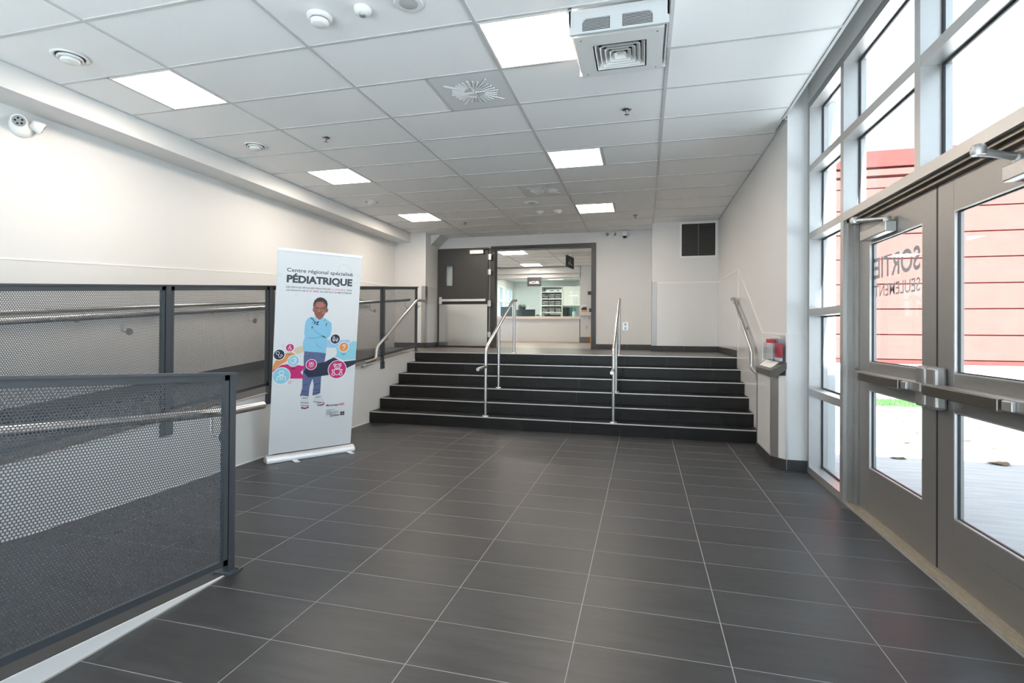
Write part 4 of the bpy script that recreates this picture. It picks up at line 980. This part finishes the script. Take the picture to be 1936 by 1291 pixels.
# ================================================================== RECEPTION AND OFFICE BEHIND THE DOORWAY
YD = 15.7
struct(B(-6.6, .2, YB + .16, 19.4, Z1 - .12, Z1 - .001), 'floor_reception', m_rfloor)
cr = struct(B(-6.6, .2, YB + .16, YD + .3, HC + .03, HC + .08), 'ceiling_reception', m_ceil)
for c in range(-6, 0):
    for r_ in range(12, 21):
        x0, x1, y0, y1 = GX0 + c*GW, min(GX0 + (c+1)*GW, .2), GY0 + r_*GD, GY0 + (r_+1)*GD
        if y1 > YD + .05: continue
        if (c, r_) in ((-3, 15), (-3, 20)): ctile(x0 + GW/2, x1, y0, y1)
        else: ctile(x0, x1, y0, y1)
        build(B(x0, x1, y0 - .012, y0 + .012, HC - .001, HC + .004), 'cross_tee', m_tee, cr)
    build(B(x0 - .012, x0 + .012, YB + .16, YD, HC - .002, HC + .004), 'main_tee', m_tee, cr)
for r_, t in ((15, 'lit ceiling light panel in the reception, nearer the doorway'), (19, 'lit ceiling light panel in the reception above the counter sign')):
    tag(copy_tree(lamp0, (GX0 - 3*GW + GW/4 - .06, GY0 + r_*GD + GD/2, HC - .004)), t)
struct(B(-6.75, -6.6, YB + .16, YD + .3, Z1 - .1, 3.8), 'wall_reception_left', m_wall)
struct(B(.2, .35, YB + .2, 19.4, Z1 - .1, 3.8), 'wall_reception_right', m_wall)
struct(B(-4.95, -1.9, YD + .1, YD + .3, 2.93, 3.8), 'wall_reception_back', m_wall)
struct(B(-1.865, .2, YD, YD + .3, Z1, 3.8), 'wall_reception_end', m_wall)
struct(B(-6.6, -4.96, YD + .1, YD + .3, Z1, 3.8), 'wall_reception_side', m_wall)
struct(B(-6.6, -1.87, YD - .02, YD + .1, 3.06, 3.235), 'trim_4', m_wall)
struct(B(-1.885, -1.53, YD - .012, YD, Z1, 1.09), 'baseboard_reception', mat('grey_vinyl_base', (.17, .16, .16), .5))
struct(B(-6.6, -4.5, YB + .2, YD - .36, 3.08, 3.235).box(-6.6, -6.2, YB + .2, YD - .36, 3.0, 3.08), 'trim_5', m_wall)
rc = empty('reception_counter', (-3.4, YD + .1, Z1), 'long white reception counter under the green-tinted glass', 'counter')
build(B(-4.95, -1.9, YD + .02, YD + .6, Z1, 1.64), 'front_panel', m_panel, rc)
build(B(-4.95, -1.87, YD - .03, YD + .65, 1.64, 1.72), 'worktop', mat('counter_top_cream', (.72, .68, .62), .35), rc)
build(B(-4.95, -1.9, YD + .005, YD + .02, Z1, Z1 + .03), 'toe_strip', mat('beige_toe', (.62, .47, .32), .5), rc)
rg = empty('reception_glass', (-3.4, YD + .2, 1.72), 'greenish glass screen above the reception counter', 'glass screen')
build(B(-4.95, -3.47, YD + .19, YD + .2, 1.72, 2.925), 'pane', m_glass_green, rg); build(B(-3.465, -1.9, YD + .19, YD + .2, 1.72, 2.925), 'pane', m_glass_green, rg)
build(B(-4.95, -1.9, YD + .17, YD + .22, 2.905, 2.925), 'top_channel', m_alu, rg); build(B(-1.905, -1.885, YD + .17, YD + .22, 1.72, 2.925), 'edge_channel', m_alu, rg)
def hang_sign(x0, x1, y, z0, z1, label, body, rot=False):
    r = empty('hanging_sign', ((x0+x1)/2, y, z0), label, 'sign')
    if not rot:
        s_ = build(B(x0, x1, y, y + .03, z0, z1), 'sign_panel', m_sign, r)
        uv_, f_ = text_fit(body, x0 + .055, x1 - .055, z0 + .075, z0 + .155, .03); build(MB().add([(u, y - .002, v) for u, v in uv_], f_), 'lettering', m_white, s_)
        for x in (x0 + .06, x1 - .06): build(MB().tube([(x, y + .015, z1), (x, y + .015, HC)], .005, 6), 'hanger', m_steel, r)
    return r
hang_sign(-3.52, -3.08, YD - .06, 2.658, 2.938, 'dark hanging sign reading ACCUEIL above the counter', 'ACCUEIL')
# perpendicular hanging sign
r = empty('hanging_sign', (-1.86, 13.0, 2.9), 'dark hanging sign seen at a slant below the reception ceiling', 'sign')
s_ = build(MB().add([(-1.865, 12.75, 2.885), (-1.76, 13.35, 2.885), (-1.76, 13.35, 3.175), (-1.865, 12.75, 3.175), (-1.89, 12.755, 2.885), (-1.785, 13.355, 2.885), (-1.785, 13.355, 3.175), (-1.89, 12.755, 3.175)],
      [(0, 1, 2, 3), (7, 6, 5, 4), (0, 4, 5, 1), (1, 5, 6, 2), (2, 6, 7, 3), (3, 7, 4, 0)]), 'sign_panel', m_sign, r)
build(MB().tube([(-1.85, 12.95, 3.17), (-1.85, 12.95, HC)], .005, 6), 'hanger', m_steel, r); build(MB().tube([(-1.80, 13.2, 3.17), (-1.80, 13.2, HC)], .005, 6), 'hanger', m_steel, r)
mb = MB()
for z, t0, t1 in ((2.96, .2, .75), (3.0, .2, .6), (3.06, .35, .55)): mb.add([(-1.862 + .105*t, 12.75 + .6*t, zz_) for t, zz_ in ((t0, z), (t1, z), (t1, z + .02), (t0, z + .02))], [(0, 1, 2, 3)])
build(mb, 'lettering', m_white, s_)
# right end wall fittings
tag(build(B(-1.64, -1.44, YD - .03, YD, 2.375, 2.48).box(-1.58, -1.50, YD - .032, YD - .03, 2.41, 2.44), 'wall_sign', m_sign, None, origin=(-1.54, YD, 2.42)), 'small dark wall sign beside the doorway jamb in the reception', 'sign')
po = empty('wall_notice', (-1.75, YD, 1.95), 'small printed notice with yellow foot on the reception wall', 'notice')
build(B(-1.845, -1.655, YD - .006, YD, 1.845, 2.085), 'sheet', m_paper, po); build(B(-1.84, -1.66, YD - .008, YD - .006, 1.85, 1.90), 'yellow_band', m_yellow, po)
build(MB().prism([(-1.835, 1.91), (-1.665, 1.91), (-1.67, 1.97), (-1.70, 2.03), (-1.735, 1.99), (-1.77, 2.02), (-1.80, 1.97), (-1.835, 1.99)], 1, YD - .008, YD - .006), 'printed_picture', m_black, po)
tag(build(B(-1.597, -1.525, YD - .02, YD, 1.85, 1.96), 'wall_reader', m_black, None, origin=(-1.56, YD, 1.9)), 'small black wall reader beside the notice', 'reader')
r = empty('wall_handrail', (-1.68, YD, 1.73), 'short steel handrail on the reception wall below the notice', 'handrail')
build(MB().tube([(-1.85, YD - .06, 1.735), (-1.5, YD - .06, 1.735)], .016, 8), 'rail_tube', m_steel, r)
for x in (-1.75, -1.6):
    m_ = MB(); m_.tube(fillet([(x, YD - .06, 1.72), (x, YD - .06, 1.65), (x, YD, 1.65)], .02), .009, 8); build(m_, 'bracket', m_steel, r)
ol = empty('wall_outlet', (-1.665, YD, 1.39), 'small wall outlet below the handrail in the reception', 'outlet'); build(B(-1.70, -1.63, YD - .006, YD, 1.33, 1.445), 'plate', m_silver, ol); build(B(-1.68, -1.65, YD - .008, YD - .005, 1.35, 1.425), 'socket', m_duct, ol)
tag(build(B(-1.535, -1.40, YD - .3, YD - .02, Z1, 1.10).box(-1.53, -1.405, YD - .29, YD - .02, 1.10, 1.115), 'yellow_step_box', m_yellow, None, origin=(-1.47, YD - .1, Z1)), 'small yellow box on the floor at the right end of the reception', 'box')
bn_ = empty('waiting_bench', (-3.95, 12.5, Z1), 'wooden waiting seat with dark cushion seen behind the open door', 'bench')
build(B(-4.4, -3.64, 12.3, 12.75, Z1 + .41, Z1 + .49), 'cushion', mat('dark_cushion', (.08, .07, .06), .7), bn_)
build(B(-4.4, -3.66, 12.3, 12.75, Z1 + .36, Z1 + .41), 'seat_frame', m_paper, bn_)
for x in (-4.38, -3.70): build(B(x, x + .045, 12.32, 12.73, Z1, Z1 + .36), 'leg', m_orange, bn_)
# office
YO = 19.3
struct(B(-5.05, .2, YO, YO + .15, Z1, 3.8), 'wall_office_back', m_wall)
struct(B(-5.05, .2, YD + .3, YO, 3.16, 3.25), 'ceiling_office', m_ceil)
mb = MB().box(-5.05, -4.9, YD + .6, 16.97, Z1, 3.8).box(-5.05, -4.9, 19.2, YO, Z1, 3.8).box(-5.05, -4.9, 16.97, 19.2, Z1, 1.3).box(-5.05, -4.9, 16.97, 19.2, 2.86, 3.8)
struct(mb, 'wall_office_left', m_wall)
w2 = empty('window_2', (-4.95, 18.1, 1.3), kind='structure')
for a, b in ((16.97, 17.05), (17.7, 17.76), (18.42, 18.48), (19.12, 19.2)): build(B(-4.99, -4.89, a, b, 1.3, 2.86), 'mullion', m_trimw, w2)
for a, b in ((1.3, 1.36), (1.72, 1.77), (2.29, 2.35), (2.8, 2.86)): build(B(-4.988, -4.892, 17.05, 19.12, a, b), 'transom', m_trimw, w2)
for a, b in ((17.05, 17.7), (17.76, 18.42), (18.48, 19.12)):
    for c_, d_ in ((1.36, 1.72), (1.77, 2.29), (2.35, 2.8)): build(B(-4.95, -4.945, a, b, c_, d_), 'pane', m_glass, w2)
tag(copy_tree(lamp0, (-2.6, 17.6, 3.155)), 'lit ceiling light panel in the office behind the glass, right one'); tag(copy_tree(lamp0, (-4.0, 17.6, 3.155)), 'lit ceiling light panel added to brighten the office behind the glass, left one')  # left panel is an extra lamp added to brighten the office
sh = empty('mail_shelf', (-3.3, 18.95, Z1), 'white shelf unit with rows of grey document trays in the office', 'shelf')
sx0, sx1 = -3.71, -2.90
build(MB().box(sx0, sx0 + .03, 18.8, YO, Z1, 2.92).box(sx1 - .03, sx1, 18.8, YO, Z1, 2.92).box(sx0, sx1, YO - .02, YO, Z1, 2.92), 'carcass', m_trimw, sh)
for z in (1.94, 2.19, 2.44, 2.70, 2.90): build(B(sx0 + .03, sx1 - .03, 18.8, YO - .02, z, z + .025), 'shelf_board', m_trimw, sh)
m_tray = mat('grey_tray', (.085, .09, .095), .5)
for z in (1.965, 2.215, 2.465):
    for c in range(3):
        a = sx0 + .05 + c*.24; b = a + .225
        t = empty('document_tray', ((a+b)/2, 18.9, z), 'grey stacked document tray, %s column on the %s shelf' % (('left', 'middle', 'right')[c], {1.965: 'lowest', 2.215: 'middle', 2.465: 'upper'}[z]), 'tray', 'document trays on the office shelf')
        build(MB().box(a, b, 18.81, 18.83, z, z + .012).box(a, a + .01, 18.81, 19.15, z, z + .21).box(b - .01, b, 18.81, 19.15, z, z + .21).box(a, b, 19.14, 19.15, z, z + .21).box(a, b, 18.81, 19.15, z + .2, z + .21), 'tray_body', m_tray, t)
        for q in range(3): build(B(a + .015, b - .015, 18.805, 19.1, z + .02 + q*.06, z + .034 + q*.06), 'paper_stack', m_paper, t)
bx_ = empty('shelf_box', (-3.2, 18.9, 2.725), 'patterned white box on the top shelf of the office unit', 'box'); build(B(-3.5, -2.95, 18.83, 19.1, 2.725, 2.81), 'box_body', m_paper, bx_)
build(MB().prism([(-3.45, 2.74), (-3.3, 2.79), (-3.15, 2.745), (-3.05, 2.79), (-3.0, 2.745)], 1, 18.827, 18.83), 'printed_pattern', m_tray, bx_)
cb = empty('wall_cabinet', (-2.66, 18.95, 2.2), 'white wall cabinet with two doors right of the document trays', 'cabinet')
build(B(-2.895, -1.95, 18.85, YO, 2.2, 2.92), 'body', m_trimw, cb)
for a, b in ((-2.89, -2.43), (-2.425, -1.955)):
    d_ = build(B(a, b, 18.83, 18.85, 2.205, 2.915), 'door', m_panel, cb); hx = b - .05 if a < -2.5 else a + .05
    build(MB().tube([(hx, 18.80, 2.26), (hx, 18.80, 2.48)], .008, 8), 'handle', m_steel, d_)
dk = empty('office_desk', (-3.3, 16.6, Z1), 'office desk behind the counter glass', 'desk')
build(B(-4.8, -2.0, YD + .66, 17.0, 1.60, 1.64), 'desktop', m_trimw, dk)
for x in (-4.78, -2.06): build(B(x, x + .04, YD + .68, 16.95, Z1, 1.60), 'leg', m_trimw, dk)
def monitor(x0, x1, y, z1, label):
    r = empty('computer_monitor', ((x0+x1)/2, y, 1.64), label, 'monitor', 'computer monitors behind the glass')
    build(B(x0, x1, y, y + .04, 1.73, z1), 'screen', m_scr, r); build(B((x0+x1)/2 - .03, (x0+x1)/2 + .03, y + .02, y + .05, 1.65, 1.75), 'stand', m_black, r); build(B((x0+x1)/2 - .12, (x0+x1)/2 + .12, y - .05, y + .1, 1.64, 1.652), 'foot', m_black, r)
monitor(-4.60, -4.22, 16.45, 2.06, 'dark computer monitor at the left end behind the glass'); monitor(-3.90, -3.44, 16.45, 1.97, 'dark computer monitor in the middle behind the glass'); monitor(-2.52, -2.13, 16.45, 2.03, 'dark computer monitor at the right end behind the glass')
oc = empty('office_chair', (-4.15, 17.4, Z1), 'dark office chair with headrest behind the counter glass', 'chair')
build(B(-4.42, -3.9, 17.15, 17.65, Z1 + .45, Z1 + .55), 'seat', m_black, oc, bevel=.03); build(B(-4.38, -3.94, 17.62, 17.72, Z1 + .6, 2.02), 'backrest', m_tray, oc, bevel=.04)
build(MB().lathe([(.0, -.12), (.12, -.09), (.15, 0), (.12, .09), (0, .12)], (-4.16, 17.66, 2.10), 18), 'headrest', m_tray, oc)
build(MB().tube([(-4.16, 17.4, Z1 + .05), (-4.16, 17.4, Z1 + .46)], .03, 10), 'column', m_black, oc)
for k in range(5):
    a = k*1.257; build(MB().tube([(-4.16, 17.4, Z1 + .06), (-4.16 + .28*math.cos(a), 17.4 + .28*math.sin(a), Z1 + .03)], .02, 8), 'leg', m_black, oc)
bt = empty('sanitiser_bottle', (-2.10, 16.0, 1.72), 'white pump bottle with green cap at the right end of the counter', 'bottle')
build(MB().lathe([(.06, 0), (.062, .02), (.062, .14), (.03, .18)], (-2.10, 16.05, 1.72), 16), 'bottle_body', m_plast, bt); build(MB().lathe([(.04, .17), (.045, .2), (.05, .25), (.02, .28)], (-2.10, 16.05, 1.72), 14), 'cap', m_teal, bt)
for x0, x1, h, lab in ((-3.42, -3.17, .12, 'low dark card reader on the desk in the middle'), (-3.05, -2.72, .15, 'dark desk phone next to the right monitor')):
    t = empty('desk_phone', ((x0+x1)/2, 16.6, 1.64), lab, 'phone'); build(MB().prism([(16.45, 1.64), (16.7, 1.64), (16.7, 1.64 + h), (16.45, 1.68)], 0, x0, x1), 'base', m_tray, t); build(B(x0 + .02, x0 + .08, 16.44, 16.71, 1.66 + h*.9, 1.69 + h*.9), 'handset', m_black, t)
dt = empty('counter_document_tray', (-2.8, 16.05, 1.72), 'low black document tray on the counter near the right end', 'tray'); build(MB().box(-3.02, -2.55, 15.95, 16.2, 1.72, 1.73).box(-3.02, -3.0, 15.95, 16.2, 1.73, 1.78).box(-2.57, -2.55, 15.95, 16.2, 1.73, 1.78).box(-3.0, -2.57, 16.18, 16.2, 1.73, 1.78), 'tray_body', m_black, dt)
print('objects', len(bpy.data.objects))
